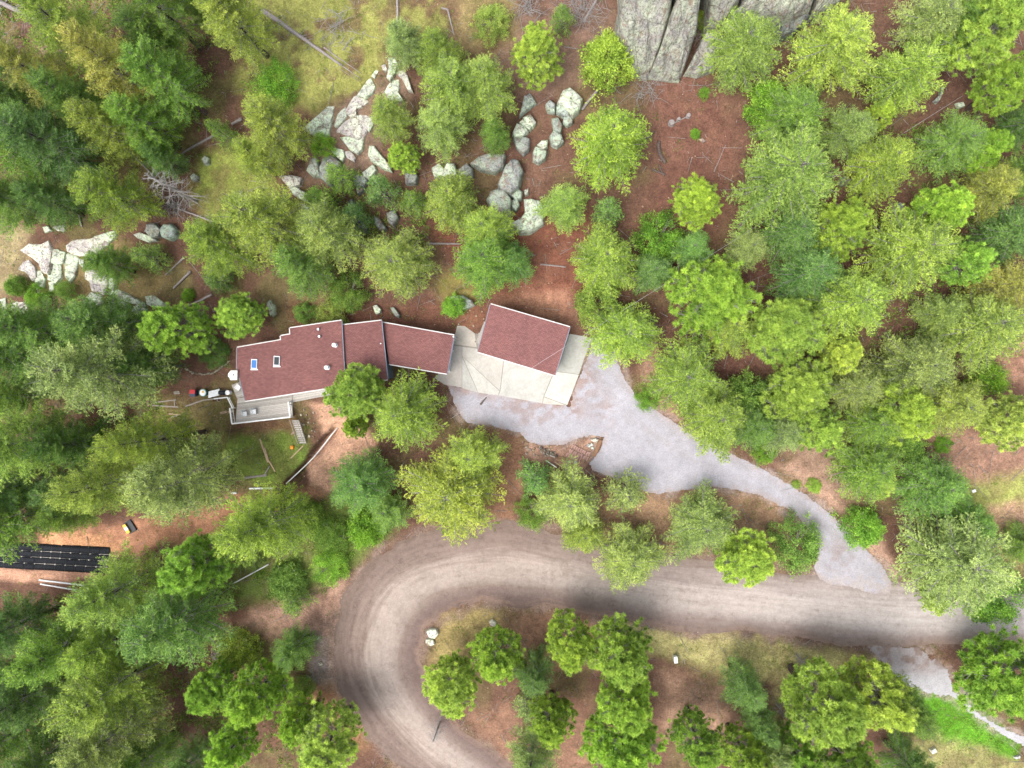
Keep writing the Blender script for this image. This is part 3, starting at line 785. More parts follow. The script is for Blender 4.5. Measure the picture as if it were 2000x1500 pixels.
# skylights
for (u, v, g) in ((497, 711, 'skyglass'), (541, 705, 'glass')):
    z = zs1(v) + .02; c = on_roof(u, v, z); a = math.radians(-2)
    sk = []
    for dx, dy in ((-.36, -.58), (.36, -.58), (.36, .58), (-.36, .58)):
        sk.append((c[0] + dx * math.cos(a) - dy * math.sin(a), c[1] + dx * math.sin(a) + dy * math.cos(a)))
    fr = prism('skylight', sk, z + .14, z - .1, M['greymetal'], house)
    prism('pane', inset(sk, c[:2], .8), z + .17, z + .1, M[g], fr)
    q = [(c[0] - .44, c[1] - .72), (c[0] + .44, c[1] - .72), (c[0] + .44, c[1] - .6), (c[0] - .44, c[1] - .6)]
    prism('flashing', q, z + .06, z - .1, M['white'], fr)
# vents and flues
for (u, v, r, h, cap) in ((622, 643, .1, .35, .14), (624, 657, .1, .35, .14)):
    z = zs1(v); c = on_roof(u, v, z + .2); c[2] = z - .1
    vt = lathe('vent_pipe', c, [(r * 1.6, 0), (r * 1.6, .14), (r, .16), (r, h + .1)], M['darkmetal'], house, 12)
    lathe('vent_cap', (c[0], c[1], z + h - .04), [(cap, 0), (cap, .08), (.03, .12)], M['white'], vt, 12)
for (u, v) in ((653, 674), (638, 718)):
    z = zs1(v); c = on_roof(u, v, z + .5); c[2] = z - .1
    fl = lathe('flue', c, [(.3, 0), (.26, .12), (.13, .16), (.13, .75)], M['greymetal'], house, 14)
    lathe('flue_cap', (c[0], c[1], z + .6), [(.2, 0), (.24, .06), (.24, .14), (.04, .24)], M['white_plastic'], fl, 14)
c = on_roof(744, 671, 3.9)
lathe('vent_pipe', (c[0], c[1], 3.8), [(.06, 0), (.06, .3)], M['white'], house, 10)
# chimney on the west wall
c = at(455.5, 733, 4.9)
ch = Acc()
ch.add(*prism_g([(c[0] - .42, c[1] - .42), (c[0] + .42, c[1] - .42), (c[0] + .42, c[1] + .42), (c[0] - .42, c[1] + .42)], 4.7, -.8))
chim = ch.build('chimney', M['tanstone'], house)
cap = prism('chimney_cap', [(c[0] - .38, c[1] - .55), (c[0] + .42, c[1] - .55), (c[0] + .45, c[1] + .55), (c[0] - .3, c[1] + .55), (c[0] - .45, c[1] + .4), (c[0] - .62, c[1] + .2), (c[0] - .66, c[1] - .12), (c[0] - .45, c[1] - .3)], 4.86, 4.71, M['white'], chim)
lathe('flue', (c[0] + .05, c[1] + .05, 4.87), [(.1, 0), (.1, .06), (.05, .065)], M['black'], chim, 10)
# windows on the south side
def window(A, B, z0, z1, parent, mat='glass'):
    A = np.array(A, float); B = np.array(B, float); d = (B - A) / np.linalg.norm(B - A); n_ = np.array([d[1], -d[0]])
    if n_[1] > 0: n_ = -n_
    m_ = (A + B) / 2 + n_ * .02
    w = np.linalg.norm(B - A) / 2
    f = prism('window', [tuple(m_ - d * w - n_ * .03), tuple(m_ + d * w - n_ * .03), tuple(m_ + d * w + n_ * .05), tuple(m_ - d * w + n_ * .05)], z1, z0, M['white'], parent)
    prism('pane', [tuple(m_ - d * (w - .08) + n_ * .045), tuple(m_ + d * (w - .08) + n_ * .045), tuple(m_ + d * (w - .08) + n_ * .06), tuple(m_ - d * (w - .08) + n_ * .06)], z1 - .08, z0 + .08, M[mat], f)
SA, SB = np.array(w1[8]), np.array(w1[6])
for t0, t1, z0, z1 in ((.1, .24, .1, 2.2), (.34, .46, .9, 2.2), (.56, .68, .9, 2.2), (.78, .9, .9, 2.2)):
    window(SA + (SB - SA) * t0, SA + (SB - SA) * t1, z0, z1, house)
TA, TB = np.array(w3[3]), np.array(w3[2])
for t0, t1 in ((.2, .4), (.6, .8)): window(TA + (TB - TA) * t0, TA + (TB - TA) * t1, .9, 2.1, house)
# east end: pale rail with gutter pipe under the eave, step
E0, E1 = at(884, 662, 2.7), at(874, 724, 2.7)
beam('end_gutter', E0, E1, .16, .12, M['white'], house)
E0, E1 = at(887, 664, 1.0), at(877, 726, 1.0)
beam('end_rail', E0, E1, .09, .12, M['greymetal'], house)
for t in (0, .33, .66, 1):
    p = E0 + (E1 - E0) * t
    beam('end_post', (p[0], p[1], .05), (p[0], p[1], 1.0), .1, .1, M['white'], house)
c = at(885, 660, 2.2)
lathe('service_mast', (c[0] + .3, c[1], 0), [(.05, 0), (.05, 4.1), (.1, 4.12), (.1, 4.25)], M['greymetal'], house, 10)

# garage
garage = empty('garage', at(1022, 664, 0), 'detached garage with plain dark red shingle roof on concrete apron', 'garage')
sg = [(958,594),(1113,639),(1084,733),(933,687)]
rg, PG, WG = roof_section(sg, [3.75, 3.75, 3.25, 3.25], rmg, (0, 2), (1, 3), .9, -.1, garage)
GA, GB = np.array(WG[3]), np.array(WG[2])
gd = (GB - GA) / np.linalg.norm(GB - GA); gn = np.array([gd[1], -gd[0]]);  gn = gn if gn[1] < 0 else -gn
GL = np.linalg.norm(GB - GA)
for t in (.27, .73):
    m_ = GA + (GB - GA) * t
    w = GL * .2
    d_ = prism('garage_door', [tuple(m_ - gd * w - gn * .02), tuple(m_ + gd * w - gn * .02), tuple(m_ + gd * w + gn * .05), tuple(m_ - gd * w + gn * .05)], 2.35, .1, M['white'], garage)
    for k in range(4):
        z = .16 + k * .55
        prism('door_panel', [tuple(m_ - gd * (w - .08) + gn * .045), tuple(m_ + gd * (w - .08) + gn * .045), tuple(m_ + gd * (w - .08) + gn * .075), tuple(m_ - gd * (w - .08) + gn * .075)], z + .49, z, M['white_plastic'], d_)
# lean-to shelf on the west side of the garage
q = [(946,628),(950,630),(936,672),(929,669)]
lt = prism('side_lean_to', [tuple(at(u, v, 1.2)[:2]) for u, v in q], 1.25, 1.12, M['oldwood'], garage)
for u, v in ((930, 668), (946, 630)):
    p = at(u, v, 0); beam('lean_to_post', (p[0], p[1], 0), (p[0], p[1], 1.12), .1, .1, M['brownwood'], garage)

# overhead cable
a = at(1880, 187, 9.5); b_ = at(880, 818, 6.0)
cp = [a + (b_ - a) * t - np.array([0, 0, 4 * 1.2 * t * (1 - t)]) for t in np.linspace(0, 1, 30)]
cb = tube('overhead_cable', cp, [.013] * 30, M['greymetal'], None, 5)
tag(cb, 'thin pale overhead cable running diagonally across the right hand forest to the garage', 'cable')

# ---------------- deck
deck = empty('wooden_deck', at(515, 800, -.2), 'weathered grey timber deck with white railing on the house south side', 'deck')
def lerp(a, b, t): return (a[0] + (b[0] - a[0]) * t, a[1] + (b[1] - a[1]) * t)
TL, TR, BL, BR = (464, 778), (571, 762), (460, 826), (572, 813)
nb = 15
for k in range(nb):
    t0, t1 = k / nb, (k + .93) / nb
    q = [lerp(TL, BL, t0), lerp(TR, BR, t0), lerp(TR, BR, t1), lerp(TL, BL, t1)]
    prism('deck_board', [tuple(at(u, v, .05)[:2]) for u, v in q], .05 + random.uniform(-.004, .004), 0.0, M['deck'], deck)
TL2, TR2, BL2, BR2 = (452, 752), (468, 746), (463, 778), (478, 774)
for k in range(9):
    t0, t1 = k / 9, (k + .93) / 9
    q = [lerp(TL2, BL2, t0), lerp(TR2, BR2, t0), lerp(TR2, BR2, t1), lerp(TL2, BL2, t1)]
    prism('deck_board', [tuple(at(u, v, .05)[:2]) for u, v in q], .06 + random.uniform(-.004, .004), 0.0, M['deck'], deck)
for k in range(4):
    q = [lerp((572, 768), (572, 786), k / 4), lerp((650, 756), (650, 771), k / 4), lerp((650, 756), (650, 771), (k + .93) / 4), lerp((572, 768), (572, 786), (k + .93) / 4)]
    prism('deck_board', [tuple(at(u, v, .05)[:2]) for u, v in q], .045, 0.0, M['deck'], deck)
for a, b_ in ((TL, BL), (TR, BR), (lerp(TL, TR, .5), lerp(BL, BR, .5))):
    A = at(*a, -.12); B = at(*b_, -.12); beam('joist', A, B, .1, .22, M['brownwood'], deck)
for t in (.01, .33, .66, .99):
    p = at(*lerp(lerp(TL, BL, .96), lerp(TR, BR, .96), t), 0); g = float(hgt(p[0], p[1]))
    beam('deck_post', (p[0], p[1], g - .3), (p[0], p[1], -.01), .16, .16, M['brownwood'], deck)
def rail(a, b_, nbal, ztop=1.0, broad=.16):
    A = at(*a, .05); B = at(*b_, .05)
    beam('top_rail', (A[0], A[1], ztop), (B[0], B[1], ztop), broad, .06, M['white'], deck)
    beam('bottom_rail', (A[0], A[1], .15), (B[0], B[1], .15), .06, .06, M['white'], deck)
    for k in range(nbal + 1):
        p = A + (B - A) * k / nbal
        if k in (0, nbal) or k % 8 == 0: beam('rail_post', (p[0], p[1], .04), (p[0], p[1], ztop - .03), .11, .11, M['white'], deck)
        else: beam('baluster', (p[0], p[1], .12), (p[0], p[1], ztop - .03), .04, .04, M['white'], deck)
rail((459.5, 827), (572, 814), 34)
rail((572, 813), (568.5, 785), 10)
rail((459.5, 826), (455.5, 797), 10)
# stair from the deck corner
stair = empty('garden_stair', gnd(590, 865), 'narrow grey wooden stair leading down from the deck corner', 'stair')
A = at(577, 820, 0.0); B = gnd(593, 866)
for sx in (-.42, .42):
    beam('stringer', (A[0] + sx, A[1], -.05), (B[0] + sx, B[1], B[2] + .1), .07, .24, M['oldwood'], stair)
    beam('handrail', (A[0] + sx, A[1], .85), (B[0] + sx, B[1], B[2] + .95), .06, .06, M['oldwood'], stair)
for k in range(11):
    t = (k + .5) / 11; p = A + (B - A) * t; p[2] = -.05 + (B[2] + .15) * t
    beam('tread', (p[0] - .38, p[1], p[2] + .1), (p[0] + .38, p[1], p[2] + .1), .2, .04, M['deck'], stair)

def chair(u, v, rot, label, mat, z=.058):
    c = at(u, v, z + .4); c[2] = z
    e = empty('patio_chair', c, label, 'chair', 'patio chairs by the house')
    def R(x, y, zz): return np.array([c[0] + x * math.cos(rot) - y * math.sin(rot), c[1] + x * math.sin(rot) + y * math.cos(rot), z + zz])
    for x in (-.24, .24):
        for y, h in ((-.24, .38), (.24, .36)): beam('leg', R(x, y, 0), R(x, y, h), .05, .05, mat, e)
        beam('armrest', R(x * 1.2, -.3, .58), R(x * 1.2, .28, .58), .09, .03, mat, e)
    V, F = prism_g([tuple(R(-.26, -.3, 0)[:2]), tuple(R(.26, -.3, 0)[:2]), tuple(R(.26, .26, 0)[:2]), tuple(R(-.26, .26, 0)[:2])], z + .43, z + .38)
    solid('seat', V, F, mat, e)
    a, b_ = R(0, .26, .42), R(0, .44, .92); beam('backrest', a, b_, .5, .04, mat, e)
    return e
chair(478, 808, .15, 'left of the two grey patio chairs on the timber deck', M['greymetal'])
chair(496, 804, .1, 'right of the two grey patio chairs on the timber deck', M['greymetal'])
chair(465, 757, -.6, 'white plastic chair on the side deck close to the roof edge', M['white_plastic'], .068)

# bins, table, grill in a row west of the house
def bin_thing(u, v, w, d, h, body, lid, label, name='waste_bin'):
    g = gnd(u, v, h); e = empty(name, g, label, 'bin')
    pts = [(g[0] - w, g[1] - d), (g[0] + w, g[1] - d), (g[0] + w, g[1] + d), (g[0] - w, g[1] + d)]
    V, F = prism_g(pts, g[2] + h, g[2] - .1)
    V = [(g[0] + (x - g[0]) * (.82 if zz < g[2] else 1), g[1] + (y - g[1]) * (.82 if zz < g[2] else 1), zz) for x, y, zz in V]
    solid('body', V, F, body, e)
    V, F = prism_g([(x, y + d * .9 if i < 2 else y + .03) for i, (x, y) in enumerate(inset(pts, g[:2], 1.06))], g[2] + h + .09, g[2] + h + .004)
    solid('lid', V, F, lid, e)
    V, F = prism_g([(x, y - .02 if i < 2 else y - d * .98) for i, (x, y) in enumerate(inset(pts, g[:2], 1.05))], g[2] + h + .06, g[2] + h + .004)
    solid('lid_flap', V, F, body, e)
    return e
bin_thing(376, 768, .33, .38, .95, M['navy'], M['red'], 'dark bin with a red lid strip at the left of the row')
g = gnd(396, 767, .8); e = empty('round_tub', g, 'round teal tub with pale cover between bin and grey table', 'tub')
lathe('body', (g[0], g[1], g[2] - .1), [(.36, 0), (.46, .85), (.48, .86), (.48, .92)], M['teal'], e)
lathe('cover', (g[0], g[1], g[2] + .825), [(.4, 0), (.38, .04), (.1, .1)], M['white_plastic'], e)
lathe('cover_knob', (g[0] + .05, g[1] + .1, g[2] + .92), [(.14, 0), (.12, .04)], M['yellow'], e)
e = empty('work_table', gnd(417, 769, .8), 'grey rectangular table top between round tub and black grill', 'table')
q = [(407, 764.5), (428.5, 759.5), (428.5, 772), (407, 777.5)]
zt = float(hgt(*at(417, 769, 0)[:2])) + .85
pts = [tuple(at(u, v, zt)[:2]) for u, v in q]
prism('table_top', pts, zt, zt - .05, M['greymetal'], e)
for p in inset(pts, np.mean(pts, axis=0), .86): beam('leg', (p[0], p[1], zt - 1.2), (p[0], p[1], zt - .055), .06, .06, M['darkmetal'], e)
g = gnd(436, 767, .9); e = empty('barbecue_grill', g, 'black barbecue grill right of the grey table', 'grill')
V, F = prism_g([(g[0] - .6, g[1] - .28), (g[0] + .25, g[1] - .3), (g[0] + .25, g[1] + .28), (g[0] - .6, g[1] + .25)], g[2] + .8, g[2] + .55); solid('firebox', V, F, M['black'], e)
tube('hood', [np.array([g[0] - .55, g[1], g[2] + .85]), np.array([g[0] + .22, g[1], g[2] + .85])], [.27, .27], M['black'], e, 12)
for x in (-.5, .15):
    for y in (-.2, .2): beam('leg', (g[0] + x, g[1] + y, g[2] - .1), (g[0] + x, g[1] + y, g[2] + .55), .05, .05, M['darkmetal'], e)
def bucket(u, v, r, h, mat, label, inner='soil'):
    g = gnd(u, v, h); e = empty('bucket', g, label, 'bucket', 'buckets near the deck')
    lathe('body', (g[0], g[1], g[2] - .05), [(r * .8, 0), (r, h + .05), (r * .86, h + .05), (r * .84, h - .05)], M[mat], e, 16)
    lathe('content', (g[0], g[1], g[2] + h - .1), [(r * .8, 0), (r * .8, .03)], M[inner], e, 16)
bucket(444, 767, .3, .95, 'white_plastic', 'white round tub standing at the right end beside the black grill', 'white_plastic')
bucket(417, 782.5, .16, .3, 'brownwood', 'small brown bucket below the handrail under the grey table')
bucket(427, 781.5, .22, .3, 'palestone', 'pale round planter below the handrail next to small brown bucket')
# path handrail
rl = empty('path_handrail', gnd(400, 785), 'weathered path handrail running from the garden up to the deck', 'railing')
prev = None
for u, v, m_ in ((362, 794, 'oldwood'), (378, 788, 'oldwood'), (395, 782, 'oldwood'), (418, 779, 'oldwood'), (444, 776, 'white'), (454, 797, 'white')):
    g = gnd(u, v, .85); p = np.array([g[0], g[1], g[2] + .85])
    beam('post', (g[0], g[1], g[2] - .2), (g[0], g[1], g[2] + .84), .1, .1, M[m_], rl)
    if prev is not None:
        beam('top_rail', prev, p, .14, .06, M[m_], rl)
        beam('lower_rail', prev - np.array([0, 0, .45]), p - np.array([0, 0, .45]), .08, .06, M[m_], rl)
    prev = p
def plank(u0, v0, u1, v1, w, h, mat, label, name='board', cat='board', group='loose boards around the house', up=0.0):
    A = gnd(u0, v0); B = gnd(u1, v1)
    A = A + np.array([0, 0, h / 2 + up + .02]); B = B + np.array([0, 0, h / 2 + up + .02])
    return tag(beam(name, A, B, w, h, M[mat], None), label, cat, group)
plank(431, 807, 443, 804, .3, .1, 'tanstone', 'short tan board lying below the left deck railing, nearer the left')
plank(446, 805, 456, 802, .3, .1, 'paleboard', 'short pale board touching the left deck railing corner')
plank(340, 766, 351, 765, .16, .08, 'oldwood', 'upper of two short grey boards left of the bins')
plank(341, 769, 352, 768, .16, .08, 'oldwood', 'lower of two short grey boards left of the bins')
plank(302, 786, 345, 781, .14, .1, 'oldwood', 'long thin pale pole left of the path handrail, upper one')
plank(298, 792, 349, 795, .16, .1, 'oldwood', 'long thin grey pole left of the path handrail, lower one')
plank(330, 808, 354, 810, .16, .08, 'paleboard', 'pale loose board below the handrail beside the big fir, upper')
plank(334, 815, 356, 809, .14, .08, 'oldwood', 'grey loose board below the handrail beside the big fir, crossing')
plank(341, 780, 342, 795, .1, .08, 'oldwood', 'short upright rung joining the two thin poles')
g = gnd(291, 786); e = tag(tube('log_slice', [g + [0, -.5, .14], g + [-.05, .1, .15], g + [0, .55, .14]], [.14, .2, .15], M['brick'], None, 10), 'short reddish log end left of the thin poles', 'log')
# garden boards, pipes
plank(508, 857, 524, 903, .18, .1, 'paleboard', 'pale garden border plank left of the green weeds, left one')
plank(518, 874, 526, 902, .14, .12, 'paleboard', 'yellowish garden border plank lying against the longer pale plank', up=.06)
plank(526, 900, 538, 921, .14, .1, 'paleboard', 'short plank at the lower end of the garden border')
plank(568, 895, 592, 871, .14, .06, 'paleboard', 'thin yellowish lath lying across the weeds above the trench')
plank(478, 933, 522, 928, .25, .15, 'log', 'grey weathered beam lying under the garden border')
plank(517, 928, 527, 910, .14, .12, 'log', 'short dark stick leaning up from the grey beam')
def pipe(u0, v0, u1, v1, r, label, sag=None, up=.0):
    P = []
    for t in np.linspace(0, 1, 9):
        u = u0 + (u1 - u0) * t; v = v0 + (v1 - v0) * t
        if sag: u += sag * math.sin(t * math.pi); v += sag * math.sin(t * math.pi)
        g = gnd(u, v); P.append(g + np.array([0, 0, r + .02 + up]))
    zmin = np.linspace(P[0][2], P[-1][2], 9)
    for p, z in zip(P, zmin): p[2] = max(p[2], z)
    return tag(tube('white_pipe', P, [r] * 9, M['white_plastic'], None, 10), label, 'pipe', 'white drain pipes')
p_ = pipe(660, 835, 560, 944, .075, 'long white pipe lying along the dark trench in orange soil', 4, .05)
pipe(488, 954, 534, 953, .12, 'thick short white pipe lying flat above the big yellow fir')
pipe(454, 963, 463, 962, .14, 'stubby white pipe end in red soil left of the thick pipe')
pipe(455, 1140, 525, 1102, .08, 'thin white pole lying in the green undergrowth left of the road')
pipe(78, 1132, 168, 1143, .11, 'upper of two white pipes lying below the black drain chambers')
pipe(80, 1140, 166, 1155, .09, 'lower of two white pipes lying below the black drain chambers')
g = gnd(570, 874, .3); e = empty('orange_ball', g, 'orange round float in the green weeds below the stair', 'ball')
lathe('body', (g[0], g[1], g[2] + .0), [(.05, 0), (.22, .08), (.28, .25), (.22, .42), (.05, .5)], M['orange'], e, 14)
tag(beam('board', gnd(569, 848) + [0, 0, .1], gnd(577, 843) + [0, 0, .16], .18, .08, M['brick'], None), 'short rusty board beside the wooden stair', 'board')

# ---------------- black drain field chambers
rows = [((-30, 1063.5), (216, 1076)), ((-30, 1075), (213, 1088)), ((-30, 1087.5), (210, 1100.5)), ((-30, 1099.5), (207, 1112.5))]
names = ['topmost', 'second from the top', 'third from the top', 'lowest']
for r_i, (a, b_) in enumerate(rows):
    e = empty('drain_chamber_row', gnd((a[0] + b_[0]) / 2, (a[1] + b_[1]) / 2), 'black ribbed plastic drain chamber row, ' + names[r_i] + ' of four', 'drain row', 'black drain chamber rows')
    L = math.hypot(b_[0] - a[0], b_[1] - a[1]); n = int(L / 18.5)
    mesh = None
    for k in range(n):
        A = gnd(*lerp(a, b_, k / n)); B = gnd(*lerp(a, b_, (k + .97) / n))
        d = (B - A); ln = np.linalg.norm(d[:2])
        if mesh is None:
            V = []; F = []; prof = [(-.56, 0), (-.46, .18), (-.24, .31), (0, .34), (.24, .31), (.46, .18), (.56, 0)]
            nr = 27
            for i in range(nr):
                s_ = 1.0 if i % 2 == 0 else .88
                if i in (0, nr - 1): s_ = .8
                for (y, z) in prof: V.append((ln * i / (nr - 1), y * s_, z * s_ + .02))
            m7 = len(prof)
            for i in range(nr - 1):
                for j in range(m7 - 1): F.append([i * m7 + j, (i + 1) * m7 + j, (i + 1) * m7 + j + 1, i * m7 + j + 1])
            for i in (0, nr - 1): F.append([i * m7 + j for j in range(m7)])
            mesh = bpy.data.meshes.new('chamber'); mesh.from_pydata(V, [], F); mesh.update(); mesh.materials.append(M['black'])
        o = link('chamber', mesh, None, e); o.location = tuple(A - np.array(e.location)); o.rotation_euler = (0, 0, math.atan2(d[1], d[0]))
        if r_i < 3:
            q_ = gnd(*[lerp(a, b_, (k + 1) / n)[0], lerp(a, b_, (k + 1) / n)[1] + 6.5]) + [0, 0, .16]
            lathe('connector', q_, [(.09, 0), (.11, .1), (.06, .16)], M['palestone'], e, 8)
            w0 = gnd(lerp(a, b_, k / n)[0], lerp(a, b_, k / n)[1] + 6.5) + [0, 0, .22]; w1_ = q_ + [0, 0, .06]
            beam('tie_line', w0, w1_, .035, .03, M['palestone'], e)
# yellow box beside the pit
g = gnd(247, 1033, .3); e = empty('tool_crate', g, 'small yellow and white crate lying beside a dark pit', 'crate')
ang = math.radians(-58)
def rot2(x, y, z): return np.array([g[0] + x * math.cos(ang) - y * math.sin(ang), g[1] + x * math.sin(ang) + y * math.cos(ang), g[2] + z])
for x0, x1, mt in ((-.65, -.25, 'yellow'), (-.25, .2, 'white_plastic'), (.2, .65, 'yellow')):
    V, F = prism_g([tuple(rot2(x0 + .01, -.22, 0)[:2]), tuple(rot2(x1 - .01, -.22, 0)[:2]), tuple(rot2(x1 - .01, .22, 0)[:2]), tuple(rot2(x0 + .01, .22, 0)[:2])], g[2] + .4, g[2] - .05); solid('panel', V, F, M[mt], e)
beam('handle', rot2(-.5, -.3, .2), rot2(.2, -.3, .2), .06, .06, M['white_plastic'], e)
g = gnd(256, 1028, 0); e = empty('pit_box', g, 'black open pit box sunk in orange soil by yellow crate', 'pit')
for x, y, sx, sy in ((-.75, 0, .06, .5), (.75, 0, .06, .5), (0, -.47, .7, .06), (0, .47, .7, .06)):
    pts = [tuple(rot2(x + a * sx, y + b_ * sy, 0)[:2]) for a, b_ in ((-1, -1), (1, -1), (1, 1), (-1, 1))]
    V, F = prism_g(pts, g[2] + .32, g[2] - .6); solid('side', V, F, M['black'], e)
V, F = prism_g([tuple(rot2(a * .7, b_ * .42, 0)[:2]) for a, b_ in ((-1, -1), (1, -1), (1, 1), (-1, 1))], g[2] + .08, g[2] - .1); solid('bottom', V, F, M['black'], e)

# ---------------- paver and rubble heap by the driveway
pv = 0
heap_rows = [((1118, 872), (1150, 887), 9), ((1113, 880), (1147, 896), 10), ((1108, 887), (1132, 898), 7)]
pm = None
for ri, (a, b_, n) in enumerate(heap_rows):
    for k in range(n):
        u, v = lerp(a, b_, k / (n - 1)); u += random.uniform(-.6, .6); v += random.uniform(-.6, .6)
        g = gnd(u, v); rz = math.radians(62 + random.uniform(-9, 9))
        if pm is None:
            V, F = prism_g([(-.29, -.11), (.29, -.11), (.29, .11), (-.29, .11)], .2, -.02)
            V = np.array(V); V[:, :2] *= np.where(V[:, 2:] > .1, .96, 1)
            pm = bpy.data.meshes.new('paver'); pm.from_pydata(V.tolist(), [], F); pm.update(); pm.materials.append(M['brick'])
        o = link('paver', pm, None, None, (g[0], g[1], g[2] + .02 + random.choice((0, 0, .2)) * (ri == 1)))
        o.rotation_euler = (random.uniform(-.04, .04), random.uniform(-.04, .04), rz)
        tag(o, 'reddish brown paver laid in the rows of the paver heap by the driveway', 'paver', 'pavers heaped in rows by the driveway')
for (u0, v0, u1, v1, mt, w, lab) in ((1160, 891, 1173, 859, 'brownwood', .42, 'thick brown timber edging the right end of the paver heap'), (1056, 882, 1084, 893, 'palestone', .16, 'pale grey pole lying along the left rubble'),
        (1066, 899, 1087, 913, 'white', .12, 'white lath lying under the pale grey pole by young fir'), (1089, 893, 1106, 896, 'brownwood', .3, 'short dark red timber left of the paver rows'), (1083, 902, 1104, 916, 'paleboard', .12, 'thin tan lath beside the white lath')):
    plank(u0, v0, u1, v1, w, .18 if w > .2 else .08, mt, lab, group='timbers around the paver heap')

# ================================================================= ROCKS
def rock(poly, h, label, tint=(.5, .52, .48), name='boulder', cat='rock', group=None, flat=.85, rough=.16, lean=None, sub=5, base_up=0.0):
    """rock grown from an outline seen in the photo; h is its height in metres"""
    cu = sum(p[0] for p in poly) / len(poly); cv = sum(p[1] for p in poly) / len(poly)
    if group == 'pale lichen slabs of the upper outcrop': h *= .6
    if group in ('lichen boulders of the central outcrop', 'pale lichen slabs of the upper outcrop', 'white lichen slabs of the left outcrop', 'grey boulders below the outcrop'): poly = [(cu + (p[0] - cu) * 1.13, cv + (p[1] - cv) * 1.13) for p in poly]
    zc = gnd(cu, cv, h * .5)[2] + base_up
    P = np.array([at(u, v, zc + h * .5)[:2] for u, v in poly])
    pts = []
    for i in range(len(P)):
        for k in range(sub): pts.append(P[i] + (P[(i + 1) % len(P)] - P[i]) * k / sub)
    pts = np.array(pts); n = len(pts)
    c = pts.mean(0); size = np.linalg.norm(pts - c, axis=1).mean()
    sd = hash(label) % 97 if False else sum(ord(ch) for ch in label) % 97
    rings = [(1.05, -.5 / max(h, .2)), (1.03, .1), (1.0, .45), (.95, .8), (.84, .95), (.62, 1.0), (.34, 1.0)]
    if sub >= 7: rings = [(1.05, -.1), (1.03, .1), (1.01, .3), (.99, .5), (.96, .7), (.91, .86), (.84, .94), (.75, .98), (.65, 1.0), (.54, 1.0), (.43, 1.0), (.32, 1.0), (.2, 1.0), (.1, 1.0)]
    V = []
    for ri, (k, zf) in enumerate(rings):
        for i in range(n):
            q = c + (pts[i] - c) * k
            nz = mnoise.noise(Vector((q[0] * 1.1 + sd, q[1] * 1.1, ri * .45)))
            n2 = mnoise.noise(Vector((q[0] * 3.1 + sd, q[1] * 3.1, ri * .9)))
            d = (pts[i] - c) / (np.linalg.norm(pts[i] - c) + 1e-6)
            q = q + d * (nz * .5 + n2 * .3) * rough * size * (.35 if ri else .2)
            hh = h * zf
            if lean is not None and zf > 0: hh *= max(.05, 1 + lean[0] * (q[0] - c[0]) / size + lean[1] * (q[1] - c[1]) / size)
            if zf > .3 and sub < 7: hh += h * rough * (nz * .9 + n2 * .5) * (1.2 - flat) * 3
            elif zf > .3:
                qv = Vector((q[0], q[1], 3.1)); hh += mnoise.noise(qv * .5) * .7 + mnoise.noise(qv * 1.3) * .38 + mnoise.noise(qv * 3.2) * .2 - max(0, .12 - abs(mnoise.noise(Vector((q[0] * .55, q[1] * .14, 8.)))) ) * 4
            V.append((q[0], q[1], zc + hh))
    V.append((c[0], c[1], zc + h * (1 + .15 * (1 - flat)) if sub < 7 else float(np.mean([q_[2] for q_ in V[-n:]]))))
    F = []
    for r in range(len(rings) - 1):
        for i in range(n):
            j = (i + 1) % n
            F.append([r * n + i, r * n + j, (r + 1) * n + j, (r + 1) * n + i])
    t = (len(rings) - 1) * n
    for i in range(n): F.append([t + i, t + (i + 1) % n, len(V) - 1])
    o = solid(name, V, F, M['rock'], None, h > .9 and sub < 7)
    if sum(pg.normal.z for pg in o.data.polygons) < 0: o.data.flip_normals()
    o.color = (*tint, 1)
    return tag(o, label, cat, group)

LG = (.68, .725, .625); PK = (.72, .665, .655); GR = (.36, .37, .37); DK = (.24, .25, .26)
GO = 'pale lichen slabs of the upper outcrop'
rock([(596,249),(640,211),(652,210),(648,232),(640,262),(625,268)], .5, 'triangular pale green slab at the left end of the upper outcrop', LG, 'rock_slab', 'rock', GO)
rock([(653,243),(660,224),(674,211),(676,228),(664,243),(657,247)], .45, 'narrow streaked pale slab right of the triangular slab', LG, 'rock_slab', 'rock', GO)
rock([(676,216),(692,190),(704,186),(718,200),(706,210),(694,212),(696,224),(686,227)], .5, 'pale pinkish slab above the largest outcrop slab', PK, 'rock_slab', 'rock', GO)
rock([(700,184),(718,158),(724,155),(732,170),(728,180),(714,190)], .55, 'diamond shaped white slab at the upper outcrop', LG, 'rock_slab', 'rock', GO)
rock([(726,148),(734,137),(739,139),(732,152)], .25, 'small narrow white stone above the diamond slab', LG, 'rock_slab', 'rock', GO)
rock([(745,129),(752,126),(757,137),(750,140)], .3, 'small pinkish white stone near the top of the outcrop', PK, 'rock_slab', 'rock', GO)
rock([(758,117),(768,113),(776,125),(772,140),(762,154),(756,148),(760,132)], .5, 'upright pale slab at the top tip of the outcrop', LG, 'rock_slab', 'rock', GO)
rock([(777,128),(788,134),(796,150),(803,174),(795,172),(786,154),(776,146)], .45, 'long pale slab down the right edge of the outcrop tip', PK, 'rock_slab', 'rock', GO)
rock([(750,182),(764,160),(772,146),(779,155),(780,170),(776,184),(785,192),(770,196)], .5, 'pale slab under the outcrop tip beside a bushy fir', LG, 'rock_slab', 'rock', GO)
rock([(661,256),(668,243),(694,226),(718,223),(722,240),(710,262),(700,272),(678,262),(662,258)], .6, 'largest pinkish grey slab in the middle of the upper outcrop', PK, 'rock_slab', 'rock', GO)
rock([(667,270),(682,268),(700,274),(712,262),(706,290),(698,299),(686,292)], .7, 'streaked green slab below the largest outcrop slab', LG, 'rock_slab', 'rock', GO)
